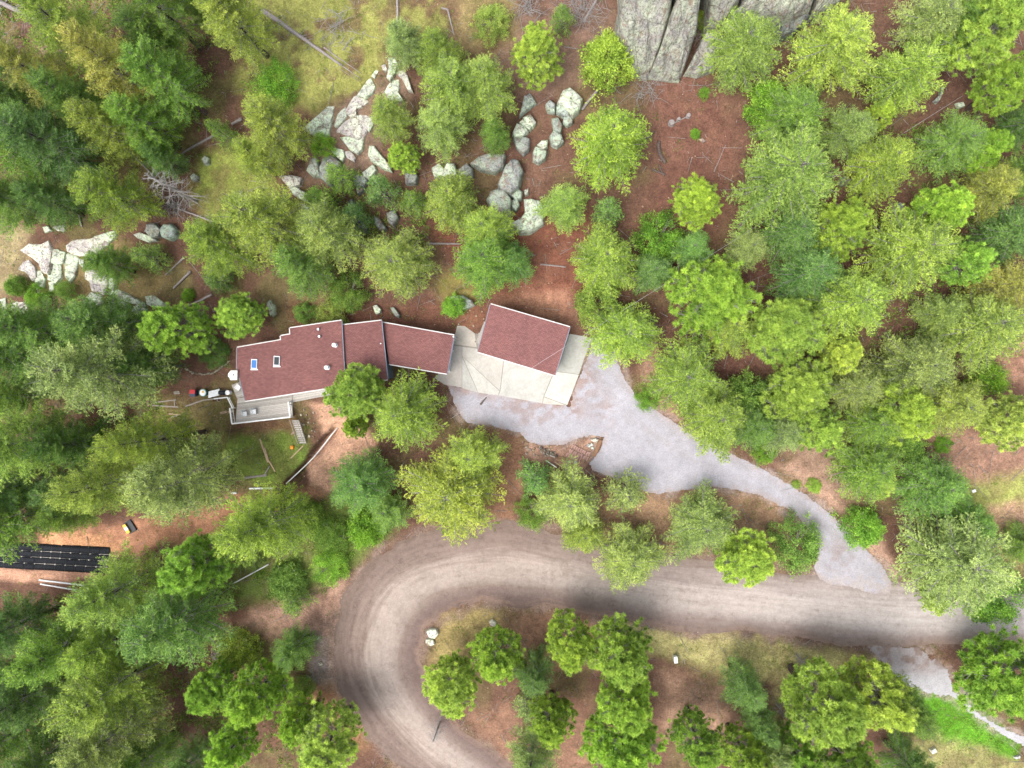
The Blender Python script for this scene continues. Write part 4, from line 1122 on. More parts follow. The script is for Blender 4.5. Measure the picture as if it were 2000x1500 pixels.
rock([(716,238),(728,226),(730,242),(722,256),(714,250)], .5, 'small pale slab wedged right of the largest outcrop slab', LG, 'rock_slab', 'rock', GO)
rock([(646,292),(656,290),(670,294),(672,306),(668,314),(654,303)], .6, 'leaf shaped grey green slab below the bright shrub', LG, 'rock_slab', 'rock', GO)
rock([(674,297),(684,296),(694,308),(692,316),(678,308)], .5, 'small speckled slab right of the leaf shaped slab', PK, 'rock_slab', 'rock', GO)
rock([(723,288),(732,288),(745,305),(760,322),(762,332),(744,326),(726,314),(721,304)], 1.1, 'rounded white boulder slab left of the yellow pine', LG, 'boulder', 'rock', GO)
GL = 'grey boulders below the outcrop'
rock([(601,334),(608,314),(620,310),(626,344),(610,342)], 1.0, 'smooth light grey wedge boulder left of the dark split boulder', (.46,.48,.46), 'boulder', 'rock', GL)
rock([(627,330),(633,312),(650,306),(664,322),(655,340),(648,362),(630,348)], 1.4, 'large dark grey split boulder with a shadowed hollow', GR, 'boulder', 'rock', GL)
rock([(709,338),(729,323),(736,334),(722,350),(712,346)], .8, 'square edged white block among dark gaps', LG, 'boulder', 'rock', GL)
rock([(694,344),(710,344),(718,354),(708,372),(700,378),(692,360)], .9, 'mossy grey boulder below the square white block', GR, 'boulder', 'rock', GL)
rock([(727,345),(735,342),(738,358),(733,370),(728,362)], .7, 'narrow pale upright stone right of the square block', LG, 'boulder', 'rock', GL)
rock([(791,335),(806,330),(815,345),(812,358),(794,358)], 1.0, 'plain grey boulder below the yellow pine', GR, 'boulder', 'rock', GL)
rock([(682,395),(690,392),(698,410),(700,430),(714,440),(712,448),(694,444),(684,428)], 1.6, 'dark cracked cliff block above the red clearing', DK, 'boulder', 'rock', GL)
rock([(732,424),(742,428),(754,446),(744,450),(734,440)], 1.0, 'dark blue grey rock right of the cracked block', DK, 'boulder', 'rock', GL)
rock([(757,418),(770,412),(778,424),(768,440),(760,434)], 1.1, 'round blue grey rock under the bushy sapling', GR, 'boulder', 'rock', GL)
rock([(568,370),(578,366),(598,378),(604,394),(590,390),(574,380)], .8, 'long pale ledge rock at the meadow edge', LG, 'boulder', 'rock', GL)
rock([(548,345),(570,343),(588,348),(585,360),(566,366)], .6, 'pinkish low rock beside the meadow ledge', PK, 'boulder', 'rock', GL)
rock([(583,398),(590,396),(607,405),(605,411),(592,408)], .5, 'small cream coloured rock below the meadow ledge', LG, 'boulder', 'rock', GL)
GB_ = 'lichen boulders of the central outcrop'
rock([(1091,202),(1100,182),(1112,176),(1126,186),(1136,196),(1130,214),(1118,224),(1106,214)], 1.7, 'big rounded green white boulder at the top of the central outcrop', LG, 'boulder', 'rock', GB_, rough=.1)
rock([(1087,212),(1093,206),(1112,218),(1110,228),(1098,226),(1088,220)], 1.3, 'flat boulder just below the big rounded one', (.48,.53,.5), 'boulder', 'rock', GB_, rough=.1)
rock([(1066,206),(1074,197),(1084,206),(1083,220),(1070,216)], 1.2, 'squat boulder left of the flat boulder', (.46,.5,.47), 'boulder', 'rock', GB_, rough=.1)
rock([(1102,230),(1114,228),(1118,240),(1108,246),(1100,240)], 1.0, 'small smooth boulder under the flat boulder', (.44,.48,.45), 'boulder', 'rock', GB_, rough=.1)
rock([(1078,234),(1090,232),(1098,246),(1094,260),(1082,254)], 1.0, 'mossy boulder half hidden by needles in the central outcrop', (.4,.45,.4), 'boulder', 'rock', GB_)
rock([(1074,268),(1082,258),(1096,266),(1100,278),(1088,286),(1078,282)], 1.2, 'banded grey green boulder left of the large round pine', (.46,.5,.46), 'boulder', 'rock', GB_, rough=.1)
rock([(1050,284),(1058,276),(1070,276),(1068,288),(1058,294)], .9, 'oval pale boulder near the foot of the central outcrop', LG, 'boulder', 'rock', GB_, rough=.1)
rock([(1042,300),(1046,288),(1058,292),(1068,296),(1064,310),(1052,318),(1042,312)], 1.0, 'cracked mossy boulder under the oval pale boulder', (.46,.5,.45), 'boulder', 'rock', GB_)
rock([(1021,206),(1024,190),(1034,185),(1042,194),(1046,202),(1032,212),(1016,224)], .9, 'flat wedge rock with a dark lower edge', (.44,.48,.46), 'boulder', 'rock', GB_)
rock([(1022,232),(1036,225),(1046,240),(1040,248),(1030,244)], 1.0, 'white rounded boulder at the top of the left stack', LG, 'boulder', 'rock', GB_, rough=.1)
rock([(1015,241),(1021,236),(1038,248),(1034,254),(1022,248)], 1.0, 'thin white boulder in the middle of the left stack', LG, 'boulder', 'rock', GB_, rough=.1)
rock([(1002,262),(1010,244),(1026,250),(1031,258),(1020,268),(1006,268)], 1.3, 'broad white boulder at the bottom of the left stack', LG, 'boulder', 'rock', GB_, rough=.1)
rock([(1004,272),(1022,270),(1034,274),(1032,292),(1022,300),(1010,288)], 1.2, 'shaded grey boulder under the left stack', GR, 'boulder', 'rock', GB_)
rock([(975,360),(990,326),(1000,315),(1012,318),(1020,336),(1012,364),(998,376),(982,372)], 2.0, 'tall dark grey block in the deep cleft', GR, 'boulder', 'rock', GB_, rough=.12)
rock([(953,392),(960,378),(974,373),(988,378),(997,392),(994,412),(978,420),(960,406)], 2.0, 'round pale topped boulder below the dark block', (.44,.47,.43), 'boulder', 'rock', GB_, rough=.1)
rock([(1000,374),(1010,370),(1020,376),(1018,388),(1008,392),(1000,384)], 1.1, 'upper of two small green boulders right of the round boulder', (.42,.46,.42), 'boulder', 'rock', GB_, rough=.1)
rock([(1001,392),(1012,390),(1014,402),(1008,412),(1000,406)], 1.1, 'lower of two small green boulders right of the round boulder', (.42,.46,.42), 'boulder', 'rock', GB_, rough=.1)
rock([(1024,372),(1032,370),(1032,380),(1026,383)], .5, 'little green stone on red soil right of the small boulders', LG, 'boulder', 'rock', GB_)
rock([(1002,436),(1014,432),(1026,418),(1024,394),(1036,391),(1052,396),(1062,412),(1058,436),(1036,450),(1018,452)], 1.5, 'large crescent shaped pale green boulder on red soil', LG, 'boulder', 'rock', GB_)
rock([(846,330),(858,322),(868,330),(876,320),(886,322),(892,344),(870,344),(850,344)], 1.1, 'jagged pale green ledge above the round light pine', LG, 'boulder', 'rock', GL)
rock([(894,334),(912,322),(922,330),(922,344),(900,342)], 1.1, 'blue grey rock right of the jagged ledge', GR, 'boulder', 'rock', GL)
rock([(922,320),(938,308),(962,302),(984,304),(982,326),(964,336),(940,330)], 1.3, 'spotted dark lichen rock left of the deep cleft', (.38,.4,.38), 'boulder', 'rock', GL)
rock([(871,586),(885,576),(905,577),(922,586),(928,596),(915,602),(898,608),(884,600)], .9, 'flat blue grey lichen boulder left of the garage', (.5,.54,.52), 'boulder', 'rock', None)
rock([(728,598),(736,595),(745,604),(744,612),(734,614)], .6, 'upright pale stone behind the house near the roof step', LG, 'boulder', 'rock', None)
rock([(762,600),(770,600),(782,616),(780,622),(772,618)], .7, 'long narrow grey stone behind the low house wing', GR, 'boulder', 'rock', None)
rock([(522,592),(530,585),(537,596),(536,612),(530,618),(526,606)], .9, 'tall pale green stone behind the wide house roof', LG, 'boulder', 'rock', None)
rock([(314,450),(322,438),(336,437),(346,448),(345,462),(332,469),(318,464)], 1.3, 'round smooth grey boulder beside the dead fir', (.36,.42,.4), 'boulder', 'rock', None, rough=.06)
rock([(284,452),(288,438),(304,436),(316,448),(312,462),(298,466)], .9, 'grey boulder left of the round smooth boulder', (.42,.42,.41), 'boulder', 'rock', None)
rock([(260,458),(274,454),(296,462),(308,470),(290,474),(270,466)], .4, 'flat white lichen slab below the grey boulder pair', LG, 'rock_slab', 'rock', None)
rock([(395,312),(402,304),(410,310),(408,320),(400,322)], .7, 'small lichen boulder in the grass under the young fir', (.44,.48,.44), 'boulder', 'rock', None)
rock([(372,345),(380,339),(389,345),(386,354),(376,354)], .6, 'small grey boulder beside the dead fir tip', (.42,.44,.42), 'boulder', 'rock', None)
rock([(182,404),(190,396),(195,408),(187,414)], .4, 'tiny pale stone left of the small round fir', LG, 'boulder', 'rock', None)
GW = 'white lichen slabs of the left outcrop'
for poly, lab, c in (
    ([(44,490),(60,478),(80,480),(94,473),(100,490),(96,520),(92,532),(82,528),(76,512),(62,502)], 'big spotted pink white slab at the upper left outcrop', PK),
    ([(100,490),(112,488),(127,494),(124,512),(112,516),(100,512)], 'square pale green slab right of the big spotted slab', LG),
    ([(94,526),(104,516),(120,516),(120,540),(110,552),(96,545)], 'rounded pale green slab in the middle left outcrop', LG),
    ([(38,526),(48,512),(58,510),(68,522),(70,540),(62,546),(52,532)], 'pointed pale slab at the far left of the outcrop', PK),
    ([(70,530),(80,530),(88,545),(84,560),(70,556)], 'small mossy slab beside the sapling on the left outcrop', LG),
    ([(96,552),(106,550),(106,566),(98,570)], 'tiny white slab under the rounded green slab', LG),
    ([(130,496),(142,498),(154,506),(150,520),(146,536),(136,548),(129,540),(128,515)], 'long speckled slab in the centre of the left outcrop', LG),
    ([(154,506),(164,508),(163,524),(156,516)], 'small chip of slab right of the long speckled one', LG),
    ([(134,480),(146,470),(172,468),(190,462),(212,466),(205,480),(190,490),(186,502),(170,498),(155,498),(136,490)], 'broad lilac and white slab along the top of the left outcrop', PK),
    ([(186,462),(206,456),(226,450),(226,462),(214,472)], 'white slab tip at the upper right of the left outcrop', LG),
    ([(168,524),(190,528),(208,540),(208,552),(200,572),(180,566),(176,550),(168,545)], 'kite shaped speckled slab in the left outcrop', PK),
    ([(165,588),(178,572),(198,578),(198,592),(180,600),(166,596)], 'white slab below the kite shaped slab', LG),
    ([(212,574),(226,564),(248,574),(276,590),(276,596),(250,590),(222,582)], 'long white slab left of the brown path', LG),
    ([(212,590),(240,588),(252,598),(240,604),(212,602)], 'low white slab above the big grey green fir', LG),
    ([(256,600),(272,596),(286,602),(284,612),(262,612)], 'small white slab above the right fir of the trio', LG),
    ([(286,580),(300,578),(320,592),(320,598),(300,600),(288,594)], 'rightmost white slab of the left outcrop', LG),
    ([(214,538),(222,536),(226,552),(222,566),(214,562)], 'thin pale slab half under the small fir', LG),
    ([(2,586),(12,582),(14,602),(6,612)], 'white slab touching the left picture edge above the log', LG),
    ([(24,590),(46,582),(54,604),(40,622),(24,618)], 'pink slab under the grey log near the left edge', PK),
    ([(20,628),(24,626),(31,640),(30,658),(22,650)], 'thin upright pale slab near the left edge', LG),
    ([(84,444),(94,442),(100,450),(88,454)], 'small white stone above the big spotted slab', LG),
    ([(104,444),(126,440),(126,452),(112,450)], 'flat pink stone above the left outcrop', PK)):
    rock(poly, random.uniform(.22, .42), lab, c, 'rock_slab', 'rock', GW, rough=.2)
# cliff at the top
GC = 'granite cliff blocks at the top'
CK = (.4, .385, .36)
for poly, h, lab, ln in (
    ([(1206,28),(1202,70),(1216,100),(1236,124),(1269,134.5),(1289,96),(1306,50),(1306,14),(1250,14)], 5.0, 'left main face of the grey granite cliff', (0, .85)),
    ([(1287,98),(1270,134),(1300,137),(1334,139),(1345,112),(1357,72),(1351,31),(1313,29),(1301,50)], 5.2, 'right main face of the grey granite cliff', (0, .85)),
    ([(1212,-50),(1216,8),(1250,11),(1311,24),(1312,-50)], 7.5, 'upper left block on top of the granite cliff', (0, .25)),
    ([(1315,-50),(1316,25),(1351,28),(1366,-5),(1374,-50)], 7.5, 'upper middle block on top of the granite cliff', (0, .25)),
    ([(1339,139),(1365,143),(1398,132),(1400,85),(1370,78),(1354,110)], 2.4, 'low grey block at the right foot of the cliff', (0, .6)),
    ([(1378,-50),(1384,44),(1408,50),(1440,14),(1458,-50)], 6.0, 'pale tall block right of the mossy cleft', (0, .5)),
    ([(1412,50),(1500,38),(1535,40),(1580,28),(1600,-50),(1465,-50),(1443,18)], 5.6, 'long pale cliff shoulder behind the light firs', (0, .5)),
    ([(1585,30),(1640,6),(1665,-50),(1605,-50)], 5.0, 'right end block of the cliff shoulder', (0, .5)),
    ([(1502,44),(1520,74),(1550,66),(1580,40),(1536,44)], 2.2, 'dark overhang rock below the cliff shoulder', (0, .3))):
    rock(poly, h, lab, CK if 'dark' not in lab else DK, 'cliff_block', 'cliff', GC, flat=.8, rough=.1, lean=ln, sub=7)
rock([(832,1232),(838,1228),(852,1228),(857,1238),(850,1247),(838,1246)], .6, 'larger white boulder at the inside of the road bend', (.85,.83,.78), 'boulder', 'rock', 'white rocks at the road bend', rough=.08)
rock([(832,1248),(846,1249),(850,1258),(842,1262),(831,1256)], .4, 'smaller white boulder just below the larger one', (.78,.74,.7), 'boulder', 'rock', 'white rocks at the road bend', rough=.08)
rock([(955,1214),(962,1209),(970,1216),(968,1224),(958,1222)], .35, 'pale flat stone beside the pine on the bend island', (.7,.64,.58), 'boulder', 'rock', 'white rocks at the road bend', rough=.08)
rock([(618,1244),(624,1242),(626,1248),(620,1250)], .35, 'small white stone at the track edge left of the bend', (.75,.73,.7), 'boulder', 'rock')
rock([(622,1294),(628,1292),(630,1298),(624,1300)], .3, 'little white stone below the sapling left of the bend', (.8,.76,.68), 'boulder', 'rock')
rock([(1816,1464),(1826,1460),(1830,1468),(1820,1472)], .45, 'small white rock at the lawn edge in the lower right', (.8,.78,.75), 'boulder', 'rock')
rock([(1980,1478),(1992,1475),(1992,1480),(1982,1482)], .3, 'thin white rock at the lower right lawn corner', (.75,.74,.72), 'boulder', 'rock')
rock([(1740,414),(1756,395),(1764,400),(1762,416)], .7, 'flat blue grey rock on red soil between the right pines', (.36,.4,.4), 'boulder', 'rock')
rock([(1824,196),(1834,188),(1836,172),(1842,170),(1840,184),(1832,200)], .6, 'grey green stones under the light fir in the upper right', (.42,.46,.42), 'boulder', 'rock')
rock([(1866,202),(1880,200),(1884,208),(1872,212)], .5, 'lichen rock under the cable in the upper right', LG, 'boulder', 'rock')
rock([(1640,350),(1650,344),(1662,352),(1656,362),(1642,362)], .7, 'mossy rock beside the light drooping fir', (.42,.46,.4), 'boulder', 'rock')
rock([(1364,272),(1371,270),(1380,275),(1374,279)], .3, 'small tan stone on the red clearing', (.55,.42,.36), 'boulder', 'rock')
rock([(1152,858),(1163,855),(1170,858),(1166,865),(1156,862)], .4, 'flat pale slab stone at the top of the paver heap', (.72,.68,.62), 'rock_slab', 'rock')
for i, (u, v, r) in enumerate(((1150, 870, 4), (1156, 868, 3), (1157, 875, 3), (1112, 902, 3), (1124, 903, 3.2), (1108, 908, 2.6))):
    rock([(u - r, v), (u - r * .3, v - r), (u + r, v - r * .5), (u + r * .8, v + r * .8), (u - r * .5, v + r)], .3, 'white and grey stone piece lying in the paver heap', (.7,.72,.74), 'stone', 'stone', 'pale stones in the paver heap', sub=2)
for i in range(34):
    t = random.random(); u = 1022 + 60 * t + random.uniform(-6, 6); v = 862 + 18 * t + random.uniform(0, 26) * (1 - .5 * t); r = random.uniform(1.6, 3.6)
    rock([(u - r, v), (u - r * .2, v - r), (u + r, v - r * .4), (u + r * .7, v + r * .8), (u - r * .6, v + r)], random.uniform(.15, .3), 'reddish rubble stone heaped along the lower driveway edge', random.choice(((.45,.33,.28),(.52,.42,.36),(.4,.28,.22))), 'stone', 'stone', 'rubble stones left of the paver heap', sub=2)
for u, v, r in ((1057, 876, 3.4), (1064, 880, 3.6), (1071, 884, 3.8), (1079, 887, 4), (1086, 891, 3)):
    rock([(u - r, v), (u - r * .5, v - r), (u + r * .6, v - r), (u + r, v + r * .2), (u, v + r), (u - r * .8, v + r * .6)], .5, 'dark round stone in the line above the pale grey pole', (.2,.17,.16), 'stone', 'stone', 'dark stones above the pale pole', sub=2)
ed = [(361, 720), (368, 723), (378, 729), (395, 731), (412, 730), (425, 723), (436, 715), (449, 705)]
for k in range(40):
    t = k / 39 * (len(ed) - 1.001); i = int(t); f = t - i
    u = ed[i][0] + (ed[i + 1][0] - ed[i][0]) * f + random.uniform(-1.2, 1.2); v = ed[i][1] + (ed[i + 1][1] - ed[i][1]) * f + random.uniform(-1.2, 1.2); r = random.uniform(1.0, 2.1)
    rock([(u - r, v), (u, v - r), (u + r, v - r * .3), (u + r * .6, v + r), (u - r * .5, v + r)], .2, 'small pale stone in the curved garden edging left of the house', (.62,.56,.48), 'stone', 'stone', 'garden edging stones', sub=2)
for k in range(16):
    u = random.uniform(584, 612); v = 790 + random.uniform(0, 75); u += (v - 790) * .12; r = random.uniform(1.2, 2.8)
    rock([(u - r, v), (u, v - r), (u + r, v - r * .3), (u + r * .6, v + r), (u - r * .5, v + r)], .25, 'pale loose stone between the wooden stair and the orange soil', (.66,.58,.52), 'stone', 'stone', 'loose stones by the stair', sub=2)
for k in range(12):
    u = random.uniform(890, 945); v = random.uniform(598, 640) ; r = random.uniform(1.0, 2.2)
    if v > 626 and u > 935: continue
    rock([(u - r, v), (u, v - r), (u + r, v - r * .3), (u + r * .6, v + r), (u - r * .5, v + r)], .2, 'pale pebble on red soil between the flat boulder and garage', (.7,.58,.46), 'stone', 'stone', 'pebbles left of the garage', sub=2)

# ================================================================= LOGS AND DEAD WOOD
def log(u0, v0, u1, v1, r0, r1, label, mat='log', branches=0, blen=1.2, name='fallen_log', group='fallen dead trunks', bend=0.0, up=0.0, seed=1):
    rg = random.Random(seed + int(u0)); n = 12; P = []
    for i in range(n):
        t = i / (n - 1)
        g = gnd(u0 + (u1 - u0) * t, v0 + (v1 - v0) * t, .2); P.append(g)
    P = np.array(P); d = P[-1] - P[0]; L = np.linalg.norm(d); s = np.array([-d[1], d[0], 0]) / L
    R = [r0 + (r1 - r0) * i / (n - 1) for i in range(n)]
    zs = np.array([p[2] for p in P]); line = np.linspace(zs[0], zs[-1], n)
    off = max(0, (zs - line).max())
    for i in range(n):
        P[i] = P[i] + s * (bend * math.sin(i / (n - 1) * math.pi) * L + rg.uniform(-.02, .02)); P[i][2] = line[i] + off * .6 + R[i] * .8 + up
    if not branches:
        o = tube(name, P, R, M[mat], None, 8)
        return tag(o, label, 'log', group)
    e = empty(name, P[n // 2] - np.array([0, 0, R[n // 2]]), label, 'log', group)
    tube('trunk', P, R, M[mat], e, 8)
    for k in range(branches):
        t = rg.uniform(.15, .98) * (n - 1); i = min(int(t), n - 2); p = P[i] + (P[i + 1] - P[i]) * (t - i)
        sg = rg.choice((-1, 1)); l = blen * rg.uniform(.4, 1.1) * (1.1 - .5 * t / n)
        dr = s * sg * rg.uniform(.5, 1) + d / L * rg.uniform(.1, .9) + np.array([0, 0, rg.uniform(-.05, .45)]); dr /= np.linalg.norm(dr)
        q = [p, p + dr * l * .5 + np.array([0, 0, .06 * l]), p + dr * l + np.array([0, 0, rg.uniform(-.2, .1) * l])]
        rr = rg.uniform(.02, .035)
        tube('branch', q, [rr, rr * .8, rr * .35], M['limb'], e, 5)
    return e
log(512, 20, 668, 128, .3, .13, 'long grey fallen trunk crossing the top meadow', branches=16, blen=1.6)
log(640, 108, 703, 152, .12, .04, 'lower of two thin pale fallen tops at the meadow edge')
log(632, 92, 706, 143, .1, .03, 'upper of two thin pale fallen tops at the meadow edge')
log(776, -20, 776, 52, .16, .12, 'straight grey log reaching in from the top picture edge')
log(862, 15, 876, 18, .12, .1, 'forked grey stick end in the meadow right part')
log(874, 18, 887, 68, .11, .05, 'thin forked grey stick in the meadow right part')
log(-20, -5, 102, 54, .3, .2, 'dead fallen fir with bare twigs in the top left corner', branches=40, blen=3.0)
log(-20, 84, 62, 128, .3, .18, 'dead fallen fir with bare twigs at the left edge', branches=34, blen=2.6)
log(240, 284, 302, 345, .16, .09, 'grey dead stem leaning below the tall left fir')
log(326, 400, 416, 432, .08, .14, 'dead toppled fir with bare twigs right of the round boulder', branches=26, blen=2.0)
log(354, 300, 426, 259, .12, .16, 'straight silver log below the young fir at left centre')
log(452, 242, 472, 232, .16, .2, 'short dark log with a pale end near the yellow fir')
log(-10, 630, 50, 590, .13, .16, 'silver log crossing the pink slab at the left edge')
log(358, 602, 414, 575, .12, .17, 'grey log above the bright pine near the house corner')
log(338, 563, 372, 530, .13, .17, 'dark grey log on the brown slope, right one')
log(322, 537, 360, 502, .1, .14, 'dark grey log on the brown slope, left one')
log(370, 512, 412, 565, .05, .03, 'thin fallen pole on the brown slope above the bright pine')
log(150, 402, 159, 443, .1, .1, 'short pale log left of the small round fir')
log(832, 475, 900, 476, .13, .1, 'straight pale log on red soil right of the yellow round pine')
log(1055, 516, 1105, 521, .1, .08, 'thin dark log left of the yellow green fir above the garage')
log(1287, 276, 1300, 318, .24, .2, 'thick curved log right of the large round pine', 'darklog', bend=-.12)
log(1258, 278, 1278, 256, .16, .12, 'broken branch stub touching the large round pine', 'darklog')
log(1273, 330, 1300, 340, .14, .1, 'split log piece below the thick curved log', 'darklog')
log(1288, 322, 1298, 345, .1, .08, 'short stick crossing the split log piece', 'darklog')
log(1316, 240, 1342, 227, .07, .06, 'thin stick between two small stumps on the red clearing')
log(1140, 42, 1166, -2, .16, .12, 'pale log poking out of the brush pile at the top')
log(1102, 90, 1128, 94, .07, .05, 'short pale stick left of the bright spreading shrub')
log(1136, 214, 1170, 172, .18, .16, 'grey log wedged behind the big rounded boulder')
log(1395, 335, 1418, 282, .05, .03, 'thin curved stick on the red clearing')
log(1010, 872, 1022, 868, .1, .1, 'small tan log at the lower driveway corner', 'brownwood')
log(938, 790, 950, 776, .13, .07, 'small dark driftwood piece on the gravel below the apron', 'darklog', branches=3, blen=.5)
log(1158, 1000 - 76, 1180, 1000 - 62, .1, .08, 'brown log at the lower gravel edge near the small fir', 'brownwood')
log(1144, 918, 1162, 934, .05, .04, 'thin pale stick at the lower gravel edge')
for u, v, r, lab in ((1311, 241, .35, 'larger grey stump end on the red clearing'), (1344, 227, .25, 'smaller grey stump end on the red clearing'), (1325, 234, .2, 'tiny stump between the two grey stumps')):
    g = gnd(u, v); o = lathe('tree_stump', (g[0], g[1], g[2] - .1), [(r * 1.3, 0), (r, .2), (r * .95, .5), (r * .7, .52)], M['log'], None, 12); tag(o, lab, 'stump', 'stumps on the red clearing')

# ---------------- small man-made bits
def boxthing(name, u, v, w, d, h, mat, label, cat, rz=0.0):
    g = gnd(u, v, h); V, F = prism_g([(-w / 2, -d / 2), (w / 2, -d / 2), (w / 2, d / 2), (-w / 2, d / 2)], h, -.05)
    e = empty(name, g, label, cat); e.rotation_euler = (0, 0, rz)
    me = bpy.data.meshes.new('body'); me.from_pydata([tuple(p) for p in V], [], F); me.update(); link('body', me, M[mat], e)
    V, F = prism_g([(-w * .54, -d * .54), (w * .54, -d * .54), (w * .54, d * .54), (-w * .54, d * .54)], h + .06, h + .004)
    me = bpy.data.meshes.new('lid'); me.from_pydata([tuple(p) for p in V], [], F); me.update(); link('lid', me, M[mat], e)
    return e
boxthing('utility_box', 1922, 260, .9, .55, .9, 'white_plastic', 'white utility box among the pines in the upper right', 'box', .2)
boxthing('utility_box', 1320, 1289, .42, .75, .8, 'white_plastic', 'small white utility box on the verge below the road', 'box', .1)
boxthing('utility_box', 1902, 959, .4, .3, .3, 'white_plastic', 'tiny white box in the grass at right', 'box', .4)
for u, v in ((426, 1262), (430, 1258), (428, 1270)):
    rock([(u - 2.5, v), (u, v - 3), (u + 3, v), (u, v + 3)], .3, 'white stone beside the brush pile near the yellow shrub', (.9,.88,.86), 'stone', 'stone', 'white stones by the yellow shrub', sub=2)

# ================================================================= TREES
def unit(a): return a / (np.linalg.norm(a, axis=-1, keepdims=True) + 1e-9)

def blades(P, D, L, Wd, rng, flat=.55):
    """one slim triangle per needle spray"""
    n = len(P)
    up = np.tile(np.array([0, 0, 1.]), (n, 1)) * flat + rng.normal(size=(n, 3)) * (1 - flat)
    S = unit(np.cross(D, up))
    V = np.empty((n, 3, 3)); V[:, 0] = P - S * Wd[:, None] / 2; V[:, 1] = P + S * Wd[:, None] / 2; V[:, 2] = P + D * L[:, None]
    return V

def finish(parts, tints, tubes, nm):
    V = np.concatenate(parts).reshape(-1, 3); T = np.concatenate(tints)
    me = np_mesh(nm + '_crown', V, np.arange(len(V)).reshape(-1, 3))
    a = me.attributes.new('tint', 'FLOAT', 'POINT'); a.data.foreach_set('value', np.repeat(T, 3).astype(np.float32))
    me.materials.append(M['leaf'])
    acc = Acc()
    nf = []
    for P, R, seg, mi in tubes:
        g = tube_g(P, R, seg, False); acc.add(*g); nf += [mi] * len(g[1])
    tm = bpy.data.meshes.new(nm + '_trunk'); tm.from_pydata(np.concatenate(acc.V).tolist(), [], acc.F)
    tm.materials.append(M['bark']); tm.materials.append(M['limb'])
    tm.polygons.foreach_set('material_index', np.array(nf, np.int32)); tm.polygons.foreach_set('use_smooth', np.ones(len(nf), bool))
    tm.update()
    return tm, me

def fir(seed, H=15., R=4.2, cb=.22, exp=.75, nbr=130, dens=1.0, droop=.12, lean=0.0, bare=.0):
    rng = np.random.default_rng(seed); parts = []; tints = []; tubes = []
    wob = rng.normal(size=(6, 2)) * .12
    tp = np.array([[wob[min(i, 5)][0] * (i / 5), wob[min(i, 5)][1] * (i / 5), H * i / 5] for i in range(6)])
    r0 = .017 * H + .05
    tubes.append((tp, [r0 * (1 - .93 * i / 5) * (1.25 if i == 0 else 1) for i in range(6)], 8, 0))
    lob = rng.uniform(.86, 1.14, 9)
    for b in range(nbr):
        t = (b + rng.uniform(0, 1)) / nbr; t = t ** .92
        z0 = H * (cb + (1 - cb) * t * .985)
        az = b * 2.39996 + rng.normal() * .35
        lf = lob[int((az % (2 * math.pi)) / (2 * math.pi) * 9) % 9]
        prof = (1 - t) ** exp * min(1, .62 + t * 2.6)
        L = R * prof * lf * rng.uniform(.7, 1.1) + .4
        el = -.1 + .95 * t + rng.normal() * .17
        hd = np.array([math.cos(az), math.sin(az), 0]); lat = np.array([-math.sin(az), math.cos(az), 0])
        base = np.array([np.interp(z0, tp[:, 2], tp[:, 0]), np.interp(z0, tp[:, 2], tp[:, 1]), z0])
        def pos(s): return base + np.outer(s * L * math.cos(el), hd) + np.outer(s * L * math.sin(el) - droop * L * s * s * (1 - t) + .05 * L * s ** 3, [0, 0, 1.])
        sp = pos(np.array([0, .35, .7, 1.]))
        rb = .012 + .011 * L
        tubes.append((sp, [rb, rb * .75, rb * .5, rb * .18], 4, 1))
        if bare and rng.uniform() < bare: continue
        s0 = .16 if t > .5 else .26
        nt = max(4, int(L * (1 - s0) / (.115 / dens)))
        s = np.linspace(s0, 1.0, nt) + rng.normal(size=nt) * .02; s = np.clip(s, .1, 1.02)
        tw = np.minimum(1.25, .20 + .30 * L * (1.1 - s) ** .7) * rng.uniform(.55, 1.15, nt)
        sgn = np.where(np.arange(nt) % 2 == 0, 1., -1.)
        tang = unit(pos(s + .02) - pos(s - .02))
        td = unit(tang * rng.uniform(.5, .9, (nt, 1)) + lat * (sgn * rng.uniform(.6, 1., nt))[:, None] + np.array([0, 0, 1.]) * rng.normal(.05, .2, (nt, 1)))
        P0 = pos(s)
        # clump tint per branch third
        bt = rng.uniform(.1, .9)
        nb = np.maximum(4, (tw / .04 * dens).astype(int)); idx = np.repeat(np.arange(nt), nb)
        q = rng.uniform(.08, 1., len(idx))
        P = P0[idx] + td[idx] * (q * tw[idx])[:, None] + rng.normal(size=(len(idx), 3)) * .035
        P[:, 2] += .10 * tw[idx] * (q - q * q) + rng.uniform(-.12, .16, len(idx))
        D = unit(td[idx] * .9 + rng.normal(size=(len(idx), 3)) * .55 + np.array([0, 0, .22]))
        Ln = rng.uniform(.12, .24, len(idx)); Wd = rng.uniform(.05, .09, len(idx))
        parts.append(blades(P, D, Ln, Wd, rng)); tints.append(np.clip(.5 + (bt - .5) * .7 + (rng.uniform(-.25, .25, nt))[idx] + rng.normal(size=len(idx)) * .14, 0, 1))
    return finish(parts, tints, tubes, 'fir')

